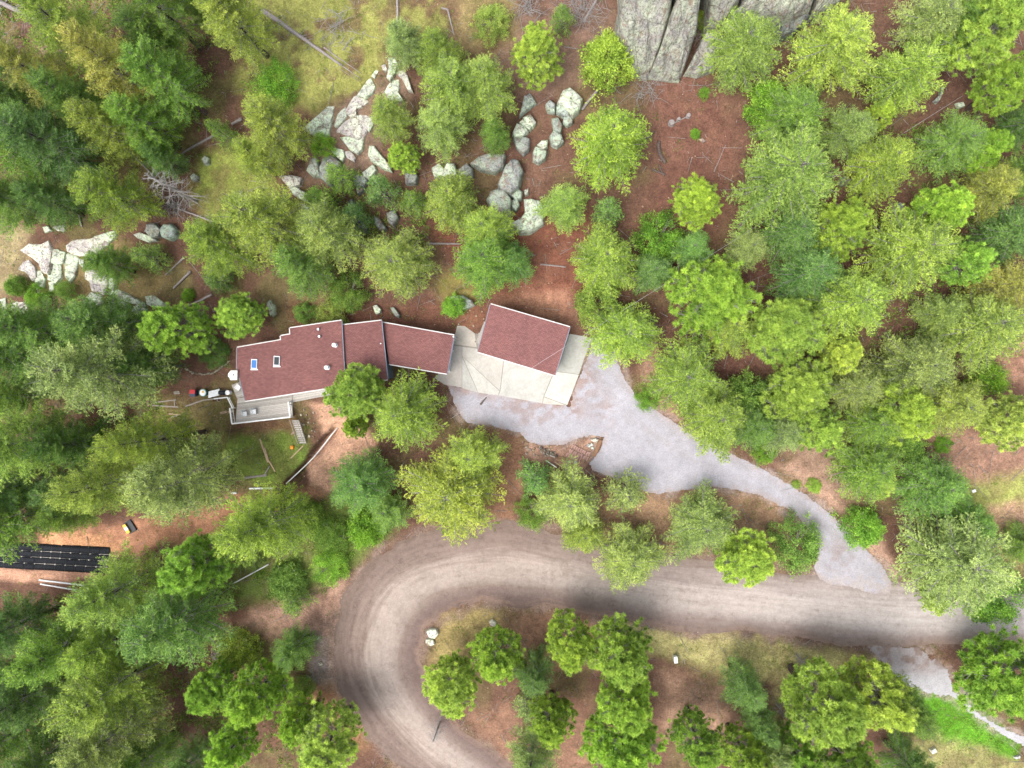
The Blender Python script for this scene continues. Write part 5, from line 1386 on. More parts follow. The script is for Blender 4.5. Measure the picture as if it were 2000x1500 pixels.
def pine(seed, H=14., R=3.9, cb=.32, nbr=64, exp=.5, npf=7, gap=0.0, pr=.36):
    rng = np.random.default_rng(seed); parts = []; tints = []; tubes = []
    wob = np.cumsum(rng.normal(size=(6, 2)) * .12, 0)
    tp = np.array([[wob[i][0] * (i > 0), wob[i][1] * (i > 0), H * .94 * i / 5] for i in range(6)])
    r0 = .018 * H + .06
    tubes.append((tp, [r0 * (1 - .9 * i / 5) * (1.2 if i == 0 else 1) for i in range(6)], 8, 0))
    lob = rng.uniform(.72, 1.15, 7)
    for b in range(nbr):
        t = (b + rng.uniform()) / nbr
        z0 = H * (cb + (.93 - cb) * t); az = b * 2.39996 + rng.normal() * .4
        lf = lob[int((az % (2 * math.pi)) / (2 * math.pi) * 7) % 7]
        L = R * ((1 - t) ** exp * min(1, .6 + 2.2 * t)) * lf * rng.uniform(.7, 1.1) + .3
        el = -.05 + 1.0 * t + rng.normal() * .15
        base = np.array([np.interp(z0, tp[:, 2], tp[:, 0]), np.interp(z0, tp[:, 2], tp[:, 1]), z0])
        hd = np.array([math.cos(az) * math.cos(el), math.sin(az) * math.cos(el), math.sin(el)])
        lat = np.array([-math.sin(az), math.cos(az), 0])
        mid = base + hd * L * .5 + np.array([0, 0, -.04 * L]); tip = base + hd * L * .96 + np.array([0, 0, .08 * L])
        rb = .02 + .012 * L
        tubes.append((np.array([base, mid, tip]), [rb, rb * .7, rb * .3], 4, 1))
        n = max(3, int(npf * (L / R + .35) * rng.uniform(.8, 1.25)))
        bt = rng.uniform(.15, .85)
        for k in range(n):
            s = rng.uniform(.42, 1.0) ** .8
            axis = base + (tip - base) * s
            c = axis + lat * rng.normal() * .36 * L * (1.15 - s * .7) + np.array([0, 0, 1.]) * (rng.uniform(-.12, .38)) + hd * rng.normal() * .12
            tubes.append((np.array([base + (tip - base) * max(.1, s - .22), c]), [rb * .35, .012], 3, 1))
            m = int(rng.uniform(52, 72)); ax = unit(hd * .5 + (c - axis) * .6 + np.array([0, 0, .75]))
            D = unit(rng.normal(size=(m, 3)) + ax * .75)
            l = pr * rng.uniform(.75, 1.2)
            P = c + D * (.07 * rng.uniform(.2, 1, (m, 1)))
            parts.append(blades(P, D, l * rng.uniform(.75, 1.1, m), rng.uniform(.05, .09, m), rng, .3))
            tints.append(np.clip(bt * .5 + .25 + rng.normal() * .15 + rng.normal(size=m) * .12, 0, 1))
    return finish(parts, tints, tubes, 'pine')

def bush(seed, R=2.2, H=2.6, ncl=150, nl=62, spiky=.35, ls=.13):
    rng = np.random.default_rng(seed); parts = []; tints = []; tubes = []
    for k in range(9):
        az = rng.uniform(0, 6.28); d = np.array([math.cos(az), math.sin(az), 0])
        tubes.append((np.array([[0, 0, -.1], d * R * .3 + np.array([0, 0, H * .5]), d * R * .75 + np.array([0, 0, H * .8])]), [.05, .035, .012], 5, 1))
    lob = rng.uniform(.62, 1.18, 8)
    for k in range(ncl):
        az = rng.uniform(0, 6.283); lf = lob[int(az / 6.2832 * 8) % 8]; rr = R * math.sqrt(rng.uniform(.02, 1)) * rng.uniform(.75, 1.15) * lf; hh = H * (1 - .62 * min(1, rr / R / lf) ** 2) * rng.uniform(.4, 1.12)
        c = np.array([rr * math.cos(az), rr * math.sin(az), max(.15, hh)])
        m = nl; out = unit(np.array([math.cos(az) * rr / R, math.sin(az) * rr / R, .8]))
        g = rng.normal(size=(m, 3)) * np.array([.2, .2, .15]) + np.outer(rng.uniform(-.3, .6, m), out) * spiky * 1.2
        D = unit(rng.normal(size=(m, 3)) + out * .6)
        parts.append(blades(c + g, D, rng.uniform(.7, 1.3, m) * ls, rng.uniform(.6, 1, m) * ls * .8, rng, .55))
        b = rng.uniform(.2, .8); tints.append(np.clip(b + rng.normal(size=m) * .16, 0, 1))
    return finish(parts, tints, tubes, 'shrub')

def dead(seed, H=9., R=2.2, nbr=60):
    rng = np.random.default_rng(seed); acc = Acc()
    acc.add(*tube_g([[0, 0, -.2], [.1, 0, H * .5], [0, .1, H]], [.2, .13, .03], 7))
    for b in range(nbr):
        t = (b + rng.uniform()) / nbr; z = H * (.15 + .83 * t); az = b * 2.4 + rng.normal() * .3; L = R * (1 - t) ** .6 * rng.uniform(.6, 1.1) + .2
        hd = np.array([math.cos(az), math.sin(az), rng.uniform(-.25, .3)]); p = np.array([0, 0, z])
        acc.add(*tube_g([p, p + hd * L * .5, p + hd * L + np.array([0, 0, -.1 * L])], [.035, .024, .008], 4))
        for k in range(5):
            s = rng.uniform(.3, .95); q = p + hd * L * s; dd = unit(hd + rng.normal(size=3) * .6)
            acc.add(*tube_g([q, q + dd * L * .35], [.016, .006], 3))
    me = bpy.data.meshes.new('dead_tree'); me.from_pydata(np.concatenate(acc.V).tolist(), [], acc.F); me.materials.append(M['limb']); me.update()
    return me

PROTO = {
    'f': [(fir(s, H, R, cb, ex, nb, 1.0, dr), R, H) for s, H, R, cb, ex, nb, dr in
          ((11, 15, 4.2, .2, .5, 150, .14), (12, 16, 4.3, .24, .42, 150, .1), (13, 14, 4.1, .18, .55, 150, .18), (14, 17, 4.4, .26, .46, 155, .12), (15, 15, 4.0, .2, .38, 145, .08), (16, 16, 4.4, .22, .62, 155, .2), (17, 15, 4.2, .25, .36, 145, .1))],
    'p': [(pine(s, H, R, cb, nb, ex, npf), R, H) for s, H, R, cb, nb, ex, npf in
          ((21, 14, 3.9, .3, 76, .46, 13), (22, 15, 4.0, .34, 72, .4, 13), (23, 13, 3.8, .28, 76, .52, 13), (24, 14, 4.0, .34, 70, .42, 13), (25, 15, 3.9, .3, 74, .36, 13))],
    's': [(fir(s, 6, 2.0, .08, .85, 62, 1.0, .1), 2.0, 6) for s in (31, 32, 33)],
    'b': [(bush(41, 2.2, 2.6, 150, 62, .3), 2.2, 2.6), (bush(42, 2.2, 2.4, 120, 66, .8), 2.2, 2.4), (bush(43, 2.2, 2.8, 170, 52, .2, .15), 2.2, 2.8)],
}
TONES = {'y': (.32, .41, .08), 'l': (.285, .40, .075), 'm': (.19, .325, .06), 'd': (.14, .255, .06), 'g': (.3, .4, .115), 'b': (.18, .33, .075), 'v': (.2, .39, .045), 'o': (.36, .38, .09), 'k': (.28, .41, .065)}
NAMES = {'f': ('fir_tree', 'tree', 'fir trees of the forest'), 'p': ('pine_tree', 'tree', 'pine trees of the forest'), 's': ('young_fir', 'tree', 'young firs'), 'b': ('shrub', 'shrub', 'shrubs')}
# u v r kind tone height|label        (u, v = crown centre in the photo, r = crown radius in photo pixels)
TREES = """
1368 40 18 b k 1.6|bright moss green plant in the cleft of the cliff
1376 180 12 b v .8|tiny bright plant on the red clearing below the large light fir
1357 260 12 b v .6|tiny green plant beside the thin curved stick on red clearing
1842 870 17 b v 1|narrow bright weeds on the bare slope right of the forest
1555 946 10 b k .7|smaller of two olive tufts on the driveway bank
1592 950 16 b k .9|larger of two olive tufts on the driveway bank
1495 884 24 b v 1.8|bright shrub at the driveway bank below the pale firs
145 70 66 f l 16|light green fir near the top left corner, right of dead fallen fir
330 35 64 f m 16|mid green fir cut by the top edge left of the meadow
258 155 72 f o 18|tall yellow tipped fir left of the meadow, largest in the upper left
345 175 60 f m 15|dark green fir leaning against the tall yellow tipped fir
310 95 44 f d 13|dark small fir between mid green top fir and yellow tipped fir
98 160 56 f o 15|orange tipped fir near the left edge above the dark fir pair
168 205 46 f m 14|light tipped narrow fir left of the tall yellow tipped fir
235 265 56 f y 14|yellowish fir below the tall yellow tipped fir
300 255 56 f m 13|mid green fir right below the tall yellow tipped fir
48 285 84 f m 17|large deep green fir at the left edge above the rock slabs
135 300 70 f d 16|dark bluish fir right of the large deep green fir
245 392 60 f l 13|small round light fir left of the standing dead fir
328 312 36 f d 9|dark low fir above the standing dead fir
35 400 58 f m 13|dark green fir at the left edge just above tan grass
110 400 46 f d 11|dark low fir below the large deep green fir
475 55 62 f y 15|yellow green fir left of the long fallen trunk
62 205 40 f d 10|low dark fir under the orange tipped fir
12 130 44 f d 12|dark fir at the left edge between two fallen dead firs
5 215 44 f d 11|dark fir at the left edge below the second fallen fir
400 20 34 f m 11|narrow fir at the top edge left of the yellow green fir
436 262 26 s m 6|lone young fir at the end of the straight silver log
540 165 46 b v 3|bright green shrub in the meadow left of the outcrop
548 265 60 f y 14|yellow fir with bare white twigs left of the outcrop
627 284 25 b v 2.2|bright green shrub between yellow fir and leaf shaped slab
510 320 40 f y 10|small yellow fir under the fir with bare white twigs
795 95 42 f g 13|pale feathery fir at the upper tip of the outcrop
862 118 52 f l 16|tall light fir right of the pale feathery fir
892 185 60 f l 17|light green fir in the middle of the upper central cluster
950 185 60 f y 17|yellow tipped fir at the right of the upper central cluster
868 255 54 f g 14|grey green fir at the bottom of the upper central cluster
968 268 36 f m 11|mid green fir left of the white boulder stack
768 240 45 f y 13|bushy yellow green fir covering the outcrop middle
786 308 36 p k 8|small bright yellow pine below the bushy outcrop fir
668 348 34 s m 6|young green fir between split boulder and mossy boulder
750 375 36 s b 7|bluish young fir right of the square white block
806 398 32 s m 6|young green fir left of the round light pine
630 395 34 s m 7|young green fir above the grey green fir of the centre left
882 395 62 f l 13|round light green fir left of the deep cleft
953 455 56 f l 14|light green fir below the round pale topped boulder
950 515 66 f m 15|mid green fir above the flat lichen boulder
1000 520 46 f b 12|bluish fir on the right flank of the fir above the lichen boulder
535 450 78 f y 17|broad yellow fir in the centre left
645 462 66 f g 16|grey green fir right of the broad yellow fir
450 490 58 f l 14|light fir left of the broad yellow fir
600 530 60 f m 14|mid green fir below the grey green fir behind the house
780 515 70 f y 15|round yellow green fir behind the low house wing
695 425 34 s d 6|dark young fir in front of the cracked cliff block
960 40 38 b y 2.4|olive yellow shrub at the top right of the meadow
1045 108 52 p y 13|yellow pine at the top centre right of the meadow
1185 112 62 b k 4|bright spreading shrub at the left foot of the cliff
1100 38 25 s m 5|young fir beside the brush pile at the top
1192 290 86 f k 17|large round bright fir left of the red clearing
1448 106 76 f l 15|large light fir in front of the cliff
1102 405 46 f l 11|light round fir right of the crescent boulder
1185 415 34 s b 7|bluish young fir above the yellow green fir over the garage
1362 402 54 p k 12|bright open pine in the lower part of the red clearing
1288 466 46 b v 5|dense bright green young tree left of the open pine
1348 492 42 f b 10|pale bluish fir right of the dense bright young tree
1180 512 72 f l 15|yellow green fir with pale twigs above the garage
1455 486 42 f g 10|small grey green fir with bare twigs right of centre top
1530 352 96 f l 18|very large pale fir right of the red clearing
1540 235 72 f m 15|mid green fir directly above the very large pale fir
1500 205 44 b v 5|vivid green young tree at the upper left of that mid green fir
1545 455 60 f d 13|dark fir below the very large pale fir
1622 104 84 f y 15|large yellow fir at the top right of the cliff
1762 155 74 f k 16|broad fresh green fir right of the large yellow fir
1806 50 62 f g 14|grey green fir at the top edge in the upper right
1860 70 52 f m 14|mid green fir right of the grey green top fir
1935 45 80 p k 16|large bright pine in the top right corner
1962 165 60 p m 14|mid green pine at the right edge below the corner pine
1655 262 50 f g 12|slim grey green fir right of the vivid young tree
1722 222 32 p k 8|small bright pine below the broad fresh green fir
1716 330 68 f l 14|light drooping fir beside the overhead cable
1850 285 60 f m 13|mid green fir left of the white utility box in the forest
1925 292 46 p m 11|pine in front of the white utility box in the forest
1920 372 56 f o 14|fir with orange tips near the right edge
1842 408 60 p m 13|mid green pine left of the orange tipped right fir
1772 490 88 f l 17|large light fir in the middle of the right forest
1640 450 58 p k 13|bright open pine right of the very large pale fir
1965 455 66 f b 15|bluish fir at the right edge below the orange tipped fir
1990 250 46 f d 12|dark fir at the right edge beside the white utility box
1990 345 44 f m 12|mid green fir cut by the right edge beside the orange tipped fir
1575 540 70 f b 14|bluish round fir below the small grey twig fir
1645 595 76 f l 16|yellow green fir with pale star branches in the right forest
1528 650 78 p k 15|big bright pine at the left side of the right forest
1885 505 52 p m 13|mid green pine right of the large light fir
1948 565 64 f o 15|yellow orange fir near the right edge, middle height
1905 645 80 f l 16|large pale fir with orange tips near right edge above bare soil
1828 615 42 f g 11|small grey fir with bare white twigs left of the pale orange fir
1778 715 74 f g 16|pale grey green fir above the very bright round pine
1560 770 68 p k 14|bright yellow green pine right of the lower left group
1662 755 56 f g 13|grey green fir between the two bright yellow pines
1648 695 46 p y 11|small open yellow pine above the grey green fir
1765 790 66 p k 14|very bright round pine in the lower right forest
1848 790 60 f y 14|yellowish fir on the right of the very bright round pine
1610 842 54 p k 12|bright pine above the brown driveway bank
1530 842 44 f g 11|pale grey fir left of the pine on the driveway bank
1695 830 50 f m 12|green fir in the gap under the grey green fir
1690 915 62 f m 13|mixed green fir at the lower edge of the right forest
1712 935 40 p y 9|small yellow pine in front of the mixed green fir
1812 950 70 f b 14|bluish green fir above the big feathery roadside fir
1972 825 66 p y 14|yellow pine at the right edge above the meadow grass
1932 742 38 b v 3|bright shrub on the bare slope near the right edge
1772 868 34 b m 2.6|dark green shrub at the end of the right forest
1845 1090 100 f g 18|big feathery grey green fir at the junction of driveway and road
1880 1015 52 f b 12|bluish fir behind the big feathery roadside fir
1690 1030 46 b v 3.4|bright green shrub right of the driveway curve
1938 1168 56 b v 4|bright leafy young aspen overhanging the road at right
1832 1165 32 p k 6|small bright pine at the road edge under the feathery fir
1992 1060 40 f m 9|green fir cut by the right edge in the meadow grass
1165 592 44 b l 6|soft light green young tree touching the garage right side slope
1220 652 70 f k 13|bright yellow green star shaped fir right of the garage
1276 530 44 f b 10|bluish fir above the bright star shaped fir
1388 572 82 p m 16|broad mid green pine in the middle right
1420 642 62 f l 13|light fir on the lower right of the broad pine
1335 735 74 f l 14|perfectly round light fir right of the driveway
1390 815 70 f l 14|pale yellow fir with blue grey twigs beside the driveway
1266 780 25 b v 2|small bright shrub at the driveway edge
1456 772 46 b m 5|dense green young tree behind the pale yellow driveway fir
1470 828 46 f b 11|bluish fir right of the pale yellow driveway fir
1112 978 62 f g 13|pale feathery fir below the paver heap
1046 935 38 s b 8|bluish young fir left of the feathery fir below pavers
1226 962 46 s g 8|small thin grey fir at the lower driveway edge
1366 1022 70 f g 12|dusty grey fir on the bank between driveway and road
1460 1088 66 p k 11|bright pine overhanging the road left of the driveway mouth
1560 1066 48 b m 4|olive round shrub at the driveway mouth
1232 1085 68 f g 13|pale feathery fir overhanging the straight road
1140 1040 44 f l 10|light fir between the two pale feathery firs
1042 1002 32 b m 3|green shrub above the road left of the feathery fir
698 760 66 p k 14|bright pine leaning over the house front
690 834 28 p k 9|lower bright pine below the house front by the white pipe
792 808 78 f l 17|large yellow grey fir in front of the low house wing
712 937 62 f b 14|bluish round fir below the orange soil
885 955 92 f y 19|tallest yellow fir above the road bend
930 890 60 f y 15|yellow fir behind the tallest fir on the gravel side
530 1012 86 f l 20|broad yellow fir with pale twigs over the white pipes
760 1000 44 f m 8|low green fir between bluish fir and tallest yellow fir
680 572 40 b m 3.6|dark green shrub behind the house middle
648 612 34 b y 2.4|yellowish shrub touching the house back wall
884 600 26 b v 2.2|bright shrub left of the flat lichen boulder
592 612 22 b m 2|small green shrub at the house roof notch
465 615 54 p m 8|bright green low pine at the upper left house corner
430 550 28 s m 5|young fir above the low pine at the house corner
225 520 40 f m 9|small fir standing on the left outcrop
296 505 32 s m 6|young fir right of the small outcrop fir
28 560 25 b m 2.4|dark green sapling shrub at the left outcrop edge
72 580 26 b v 2.2|bright shrub among the left outcrop slabs
128 568 22 b m 2|small green shrub between the left outcrop slabs
365 578 15 b v 1.4|tiny bright shrub on the brown slope
420 690 30 b d 1.6|dark low shrub inside the curved stone edging
110 650 76 f m 17|mid green fir in the trio below the outcrop, left one
228 635 70 f b 16|bluish fir in the trio below the outcrop, middle one
345 650 64 p m 13|bright green pine in the trio below the outcrop, right one
230 725 100 f g 20|huge grey green fir left of the house
300 712 44 f d 14|dark fir on the right flank of the huge fir
48 690 76 f d 17|dark fir at the left edge beside the huge fir
28 770 56 f m 14|shaded fir at the left edge below the dark fir
70 862 80 f l 20|pale tipped fir near the left edge above the excavation
160 865 54 f d 14|dark shaded fir right of the pale tipped fir
40 950 60 f d 16|very dark fir above the black chambers
150 960 48 f d 12|dark low fir right of the very dark fir
242 940 66 f y 20|yellow tipped slim fir left of the grey fir pair
330 852 60 f l 20|light fir below the bins, upper of the grey fir pair
372 930 96 f g 21|large silvery grey fir below the deck garden
28 1012 80 f m 16|mid green fir covering the left end of the chambers
150 1000 40 f m 11|low green fir on the bank above the chambers
250 1140 80 f l 18|light fir covering the right end of the chambers
382 1098 68 p m 16|clumpy green pine right of the chambers
358 1205 90 f b 19|large bluish fir below the clumpy pine
232 1245 58 f k 16|yellow green narrow fir left of the bluish fir
140 1250 76 f m 18|pointed mid green fir in the lower left
40 1220 66 f d 16|dark fir at the left edge in the lower left
238 1330 82 f l 18|light pointed fir in the lower left middle
230 1420 88 f g 19|pale pointed fir near the bottom left
70 1345 64 f d 16|dark narrow fir left of the pale pointed fir
25 1430 64 f m 16|green fir in the bottom left corner
110 1465 64 f d 15|dark fir at the bottom edge near the left corner
290 1475 60 f m 14|green fir at the bottom edge below the pale pointed fir
20 1320 56 f d 14|dark fir at the left edge low down
412 1350 54 p m 12|green pine below the brush pile
505 1355 64 p m 14|larger green pine left of the road bend bottom
452 1455 58 p m 13|green pine at the bottom edge left of the bend
380 1480 44 f d 11|dark fir at the bottom edge between two green pines
470 1268 46 b k 4|yellow green shrub in the lower left clearing
578 1172 32 s m 5|young fir on the dirt spur left of the bend
582 1262 42 f m 9|small green fir at the left of the bend
590 1345 26 b m 3|dark green shrub left of the bend bottom
715 1035 46 b v 4|bright young aspen with white twigs above the bend
645 1105 34 b v 3|bright shrub left of the bend top
650 1045 38 b m 3|dark green shrub between yellow fir and young aspen
560 1130 44 b m 3|green undergrowth shrub left of the bend
600 1010 36 b m 3|green shrub under the broad yellow fir
645 1450 66 p y 14|yellow pine at the bottom edge left of the road
585 1420 46 p m 11|mid green pine left of the bottom yellow pine
876 1340 62 p y 13|yellow pine inside the road bend
978 1288 58 p k 12|bright pine with blue twigs on the bend island
1110 1255 58 p k 13|bright tall pine on the bend island below the road
1040 1305 44 f d 10|dark fir between the two bright island pines
1215 1285 66 p k 15|bright pine with large puffs below the straight road
1225 1365 62 p k 14|second bright pine with large puffs further down
1232 1455 78 p m 14|mid green pine at the bottom edge centre
1078 1405 52 p k 12|bright pine at the bottom island edge
1030 1372 28 s g 7|slim grey young fir left of the bottom island pine
1042 1460 48 f g 12|grey green fir at the bottom edge of the island
1445 1330 40 f b 11|slender bluish fir below the verge, upper part of the row
1478 1392 36 f b 12|slender bluish fir below the verge, middle of the row
1498 1440 36 f g 11|silver fir at the lower end of the slender row
1366 1440 48 p m 12|mid green pine with visible trunk near the bottom
1452 1475 50 p k 12|bright pine at the bottom edge right of the visible trunk pine
1605 1372 84 p k 16|large clumpy bright pine in the lower right
1722 1375 70 p y 15|golden pine in the lower right beside the clumpy pine
1752 1362 46 f m 13|green fir behind the golden pine beside the lawn
1560 1472 48 p m 12|small pine at the bottom edge below the clumpy pine
1648 1485 56 p m 13|pine at the bottom edge below the golden pine
1765 1485 46 f d 11|dark fir at the bottom edge left of the lawn
1962 1338 86 p m 13|very large pine at the lower right edge beside the lane
"""
count = 0
def place(kind, u, v, r, tone, h, label, seed):
    global count
    rg = random.Random(seed * 13 + 5)
    pl = PROTO[kind]
    (tm, cm), pR, pH = pl[seed % len(pl)]
    frac = {'f': .43, 'p': .62, 's': .4, 'b': .5}[kind]
    if kind in 'fp': h *= 1 - .36 * float(sstep(520, 760, np.array(u))) * (1 if kind == 'f' else .7) * float(sstep(1240, 1180, np.array(v)))
    zup = h * frac
    g = gnd(u, v, zup)
    rw = r / FPX * (CAM_H - g[2] - zup)
    nm, cat, grp = NAMES[kind]
    e = empty(nm, (g[0], g[1], g[2] - .12), label, cat, grp)
    k = {'f': 1.08, 'p': 1.1, 's': 1.05, 'b': 1.0}[kind]
    e.scale = (rw / pR * k, rw / pR * k * rg.uniform(.92, 1.08), h / pH)
    e.rotation_euler = (rg.uniform(-.03, .03), rg.uniform(-.03, .03), rg.uniform(0, 6.283))
    t = link('stem' if kind == 'b' else 'trunk', tm, None, e)
    c = link('foliage' if kind == 'b' else 'crown', cm, None, e)
    b = rg.uniform(.88, 1.12); T = TONES[tone] if (kind, tone) != ('p', 'm') else (.215, .35, .05)
    b *= (1.22 if tone == 'k' else 1.38) if kind == 'p' else 1.1
    c.color = (T[0] * b * rg.uniform(.94, 1.06), T[1] * b, T[2] * b * rg.uniform(.85, 1.15), 1)
    count += 1
    return e
for i, ln in enumerate([l for l in TREES.strip().splitlines() if l.strip()]):
    a, lab = ln.split('|'); u, v, r, k, tn, h = a.split()
    place(k, float(u), float(v), float(r), tn, float(h), lab, i)

dm = [dead(51), dead(52, 7, 1.8, 46)]
for i, (u, v, h, lab) in enumerate(((316, 358, 11, 'standing dead grey fir with a spray of bare branches'), (850, 1438, 5, 'small dead brownish fir at the road edge inside the bend'), (300, 1490, 8, 'bare dead fir top at the bottom left edge'), (330, 975, 9, 'silver dead fir top in front of the large silvery fir'), (1570, 1295, 4, 'small bare dead sapling on the verge above the clumpy pine'), (1530, 1395, 4, 'thin bare dead sapling left of the large clumpy pine'), (470, 382, 4, 'bare white dead sapling in the grass above the broad yellow fir'), (460, 438, 4, 'bare grey dead sapling left of the broad yellow fir'))):
    g = gnd(u, v, h * .7); o = link('dead_tree', dm[i % 2], None, None, (g[0], g[1], g[2])); s = h / (9 if i % 2 == 0 else 7); o.scale = (s, s, s); o.rotation_euler = (0, 0, i * 1.3)
    tag(o, lab, 'dead tree', 'bare dead firs')

# ================================================================= UNCOUNTABLE COVER: grass, low plants, sticks, pebbles
BLOCK = [DRIVE, DRIVE2, [p[0] for p in ROAD_E] + [p[1] for p in ROAD_E][::-1], [(455,665),(670,615),(890,640),(930,632),(960,585),(1120,632),(1165,655),(1110,795),(870,755),(640,790),(455,835)], [(-60,1060),(225,1068),(190,1120),(-60,1118)]]
def scatter(n, seed, wfun):
    rng = np.random.default_rng(seed)
    u = rng.uniform(-40, 2040, n); v = rng.uniform(-40, 1540, n)
    col, gr = zone_eval(u, v)
    ok = rng.uniform(size=n) < wfun(u, v, gr)
    for b in BLOCK: ok &= ~inside(u, v, b)
    u, v, gr, col = u[ok], v[ok], gr[ok], col[ok]
    z = np.zeros(len(u)); D = np.stack([(u - IW / 2) / FPX, -(v - IH / 2) / FPX, -np.ones_like(u)], 1) @ RM.T
    for _ in range(4):
        t = (z - CAM_H) / D[:, 2]; x = D[:, 0] * t; y = D[:, 1] * t; z = hgt(x, y)
    return np.stack([x, y, z], 1), gr, u, v, rng

def cover(name, P, h, w, per, spread, rng, color, label, cat):
    n = len(P) * per
    B = np.repeat(P, per, 0) + np.concatenate([rng.normal(size=(n, 2)) * spread, np.zeros((n, 1))], 1)
    D = unit(rng.normal(size=(n, 3)) * np.array([.75, .75, .3]) + np.array([0, 0, .75]))
    V = blades(B, D, h * rng.uniform(.5, 1.3, n), w * rng.uniform(.6, 1.3, n), rng, .5)
    me = np_mesh(name, V.reshape(-1, 3), np.arange(n * 3).reshape(-1, 3))
    tn = np.clip(np.repeat(rng.uniform(.15, .85, len(P)), per) + rng.normal(size=n) * .15, 0, 1)
    a = me.attributes.new('tint', 'FLOAT', 'POINT'); a.data.foreach_set('value', np.repeat(tn, 3).astype(np.float32))
    o = link(name, me, M['grass']); o.color = (*color, 1)
    return tag(o, label, cat, None, 'stuff')
P, gr, u, v, rng = scatter(60000, 101, lambda u, v, g: np.clip(g * 1.0 - .12, 0, 1) * (fbm(u / 22, v / 22, 3, 3) > .40))
cover('grass', P, .26, .05, 5, .16, rng, (.2, .26, .055), 'patchy yellow green grass on the clearings and verges', 'grass')
P, gr, u, v, rng = scatter(26000, 102, lambda u, v, g: np.clip(.3 + g + .2 * (u < 900), 0, 1) * (fbm(u / 30, v / 30, 13, 4) > .55))
cover('low_weeds', P, .2, .09, 9, .2, rng, (.13, .22, .035), 'low green weeds scattered over the forest floor', 'weeds')
UG = [[(400,980),(700,950),(790,1020),(760,1050),(690,1110),(640,1160),(560,1180),(440,1190)], [(-40,1150),(160,1160),(420,1180),(480,1240),(560,1260),(610,1330),(560,1540),(-40,1540)], [(-40,-40),(400,-40),(420,120),(380,300),(300,340),(150,440),(-40,430)], [(-40,620),(330,600),(330,780),(200,980),(-40,1040)], [(560,380),(720,340),(840,380),(860,460),(720,480),(560,460)], [(1480,280),(2040,200),(2040,620),(1900,720),(1560,760),(1480,560)]]
def ug(u, v, g):
    w = np.zeros(len(u))
    for i, pl in enumerate(UG): w = np.maximum(w, inside(u, v, pl) * (.9 if i < 5 else .45))
    return w * (fbm(u / 28, v / 28, 83, 4) > .46)
P, gr, u, v, rng = scatter(30000, 106, ug)
cover('undergrowth', P, .42, .13, 16, .34, rng, (.19, .31, .05), 'knee high green undergrowth between the trees on the left slope', 'undergrowth')
P, gr, u, v, rng = scatter(26000, 105, lambda u, v, g: .8 * (fbm(u / 26, v / 26, 23, 3) > .47))
cover('pine_litter', P, .14, .035, 5, .3, rng, (.25, .15, .1), 'dry brown needle litter over the forest floor', 'litter')
# sticks
P, gr, u, v, rng = scatter(9500, 103, lambda u, v, g: (.15 + .85 * (fbm(u / 60, v / 60, 33, 3) > .5)))
acc_v = []; n = len(P)
ang = rng.uniform(0, 6.283, n); L = rng.uniform(.1, 1.0, n) ** 3 * 2.6 + .25; rad = rng.uniform(.015, .042, n)
d = np.stack([np.cos(ang), np.sin(ang), rng.normal(size=n) * .08], 1); s = np.stack([-np.sin(ang), np.cos(ang), np.zeros(n)], 1); up = np.array([0, 0, 1.])
V = np.empty((n, 6, 3))
for k, (a_, b_) in enumerate(((-1, 0), (1, 0), (0, 1.6))):
    V[:, k] = P + s * (a_ * rad)[:, None] + up * (b_ * rad + .015)[:, None]
    V[:, k + 3] = P + d * L[:, None] + s * (a_ * rad * .5)[:, None] + up * (b_ * rad * .5 + .015)[:, None]
base = (np.arange(n) * 6)[:, None]
F = np.concatenate([base + np.array(q) for q in ((0, 3, 5, 2), (1, 2, 5, 4), (0, 1, 4, 3))])
me = np_mesh('fallen_twigs', V.reshape(-1, 3), F); tag(link('fallen_twigs', me, M['limb']), 'fallen pale twigs strewn over the forest floor', 'twigs', None, 'stuff')
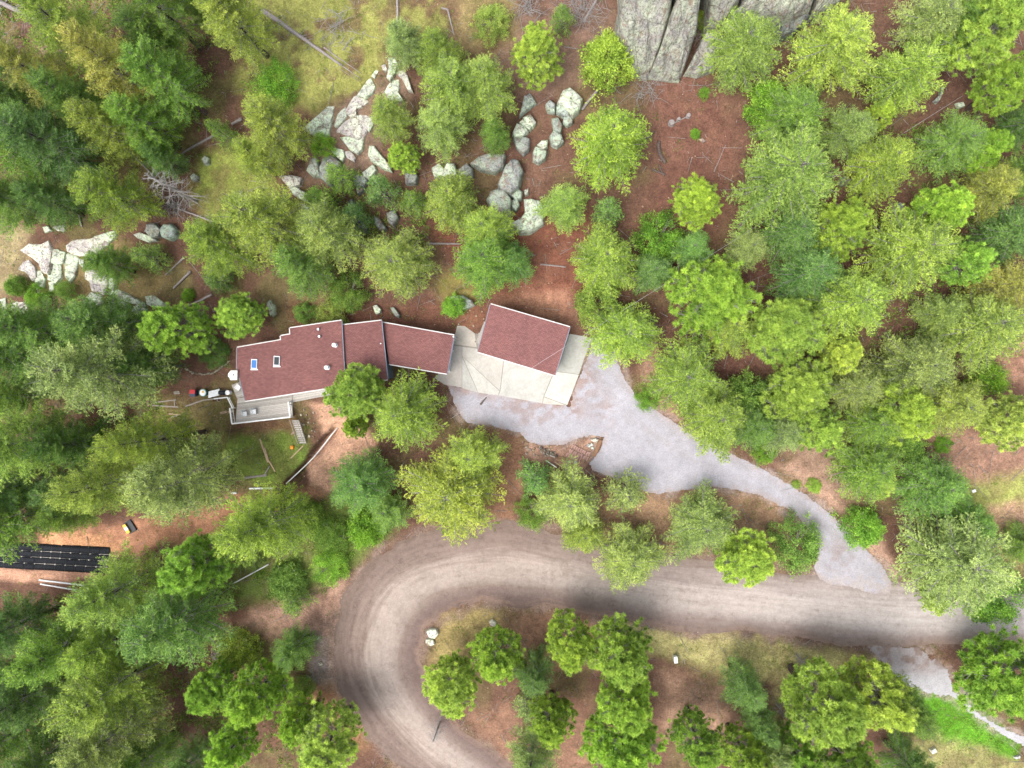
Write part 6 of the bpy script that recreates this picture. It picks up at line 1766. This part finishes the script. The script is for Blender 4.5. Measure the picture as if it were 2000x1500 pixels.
# brush piles
def brush(u, v, r, n, label, seed):
    rng = np.random.default_rng(seed); g = gnd(u, v); rw = r * S0; acc = Acc()
    for k in range(n):
        a = rng.uniform(0, 6.283); q = rng.normal(size=2) * rw * .45; l = rng.uniform(.4, 1.3) * min(rw, 1.6); z = rng.uniform(.05, .5) * math.exp(-(q @ q) / rw ** 2)
        p = np.array([g[0] + q[0], g[1] + q[1], 0]); p[2] = float(hgt(p[0], p[1])) + z
        dd = np.array([math.cos(a), math.sin(a), rng.uniform(-.2, .25)]); e2 = p + dd * l; m_ = (p + e2) / 2 + rng.normal(size=3) * .08
        for q_ in (m_, e2): q_[2] = max(q_[2], float(hgt(q_[0], q_[1])) + .03)
        rr = rng.uniform(.012, .04); acc.add(*tube_g([p, m_, e2], [rr, rr * .8, rr * .4], 4))
    o = acc.build('brush_pile', M['limb']); tag(o, label, 'brush pile', 'piles of dead brush', 'stuff')
brush(1140, 20, 42, 150, 'pile of grey dead branches left of the cliff top', 1)
brush(1035, 12, 30, 80, 'pile of bare twigs at the top edge left of the young fir', 2)
brush(1262, 175, 26, 70, 'tangle of dead twigs at the foot of the spreading shrub', 3)
brush(424, 1282, 14, 60, 'small heap of dark sticks below white stones in the lower left', 4)
brush(1372, 60, 24, 60, 'dead twigs caught in the mossy cliff cleft', 5)
brush(655, 55, 50, 90, 'scattered dead branches in the top meadow', 6)
brush(345, 400, 30, 50, 'bare branches around the toppled dead fir', 7)
brush(612, 1320, 12, 30, 'few bare pale twigs at the left road edge', 8)
# pebbles
def near_edges(u, v, g):
    w = 1 - sstep(2, 26, np.minimum(seg_dist(u, v, DRIVE), seg_dist(u, v, BLOCK[2])))
    w2 = (1 - sstep(0, 40, sdf(u, v, [(596,790),(735,860),(640,965),(345,985),(80,1045),(80,1075),(480,1040),(600,955)])))
    return .05 + .5 * w + .5 * w2 + .3 * (fbm(u / 50, v / 50, 53, 3) > .6)
P, gr, u, v, rng = scatter(9000, 104, near_edges)
n = len(P); rr = rng.uniform(.04, .13, n)
oct_ = np.array([(1, 0, 0), (0, 1, 0), (-1, 0, 0), (0, -1, 0), (0, 0, .8), (0, 0, -.5)])
V = P[:, None, :] + oct_[None] * rr[:, None, None] * rng.uniform(.6, 1.3, (n, 6, 1)) + np.array([0, 0, .02])
base = (np.arange(n) * 6)[:, None]
F = np.concatenate([base + np.array(q) for q in ((0, 1, 4), (1, 2, 4), (2, 3, 4), (3, 0, 4), (1, 0, 5), (2, 1, 5), (3, 2, 5), (0, 3, 5))])
me = np_mesh('pebbles', V.reshape(-1, 3), F); tag(link('pebbles', me, M['tanstone']), 'loose tan pebbles along road and soil edges', 'gravel', None, 'stuff')
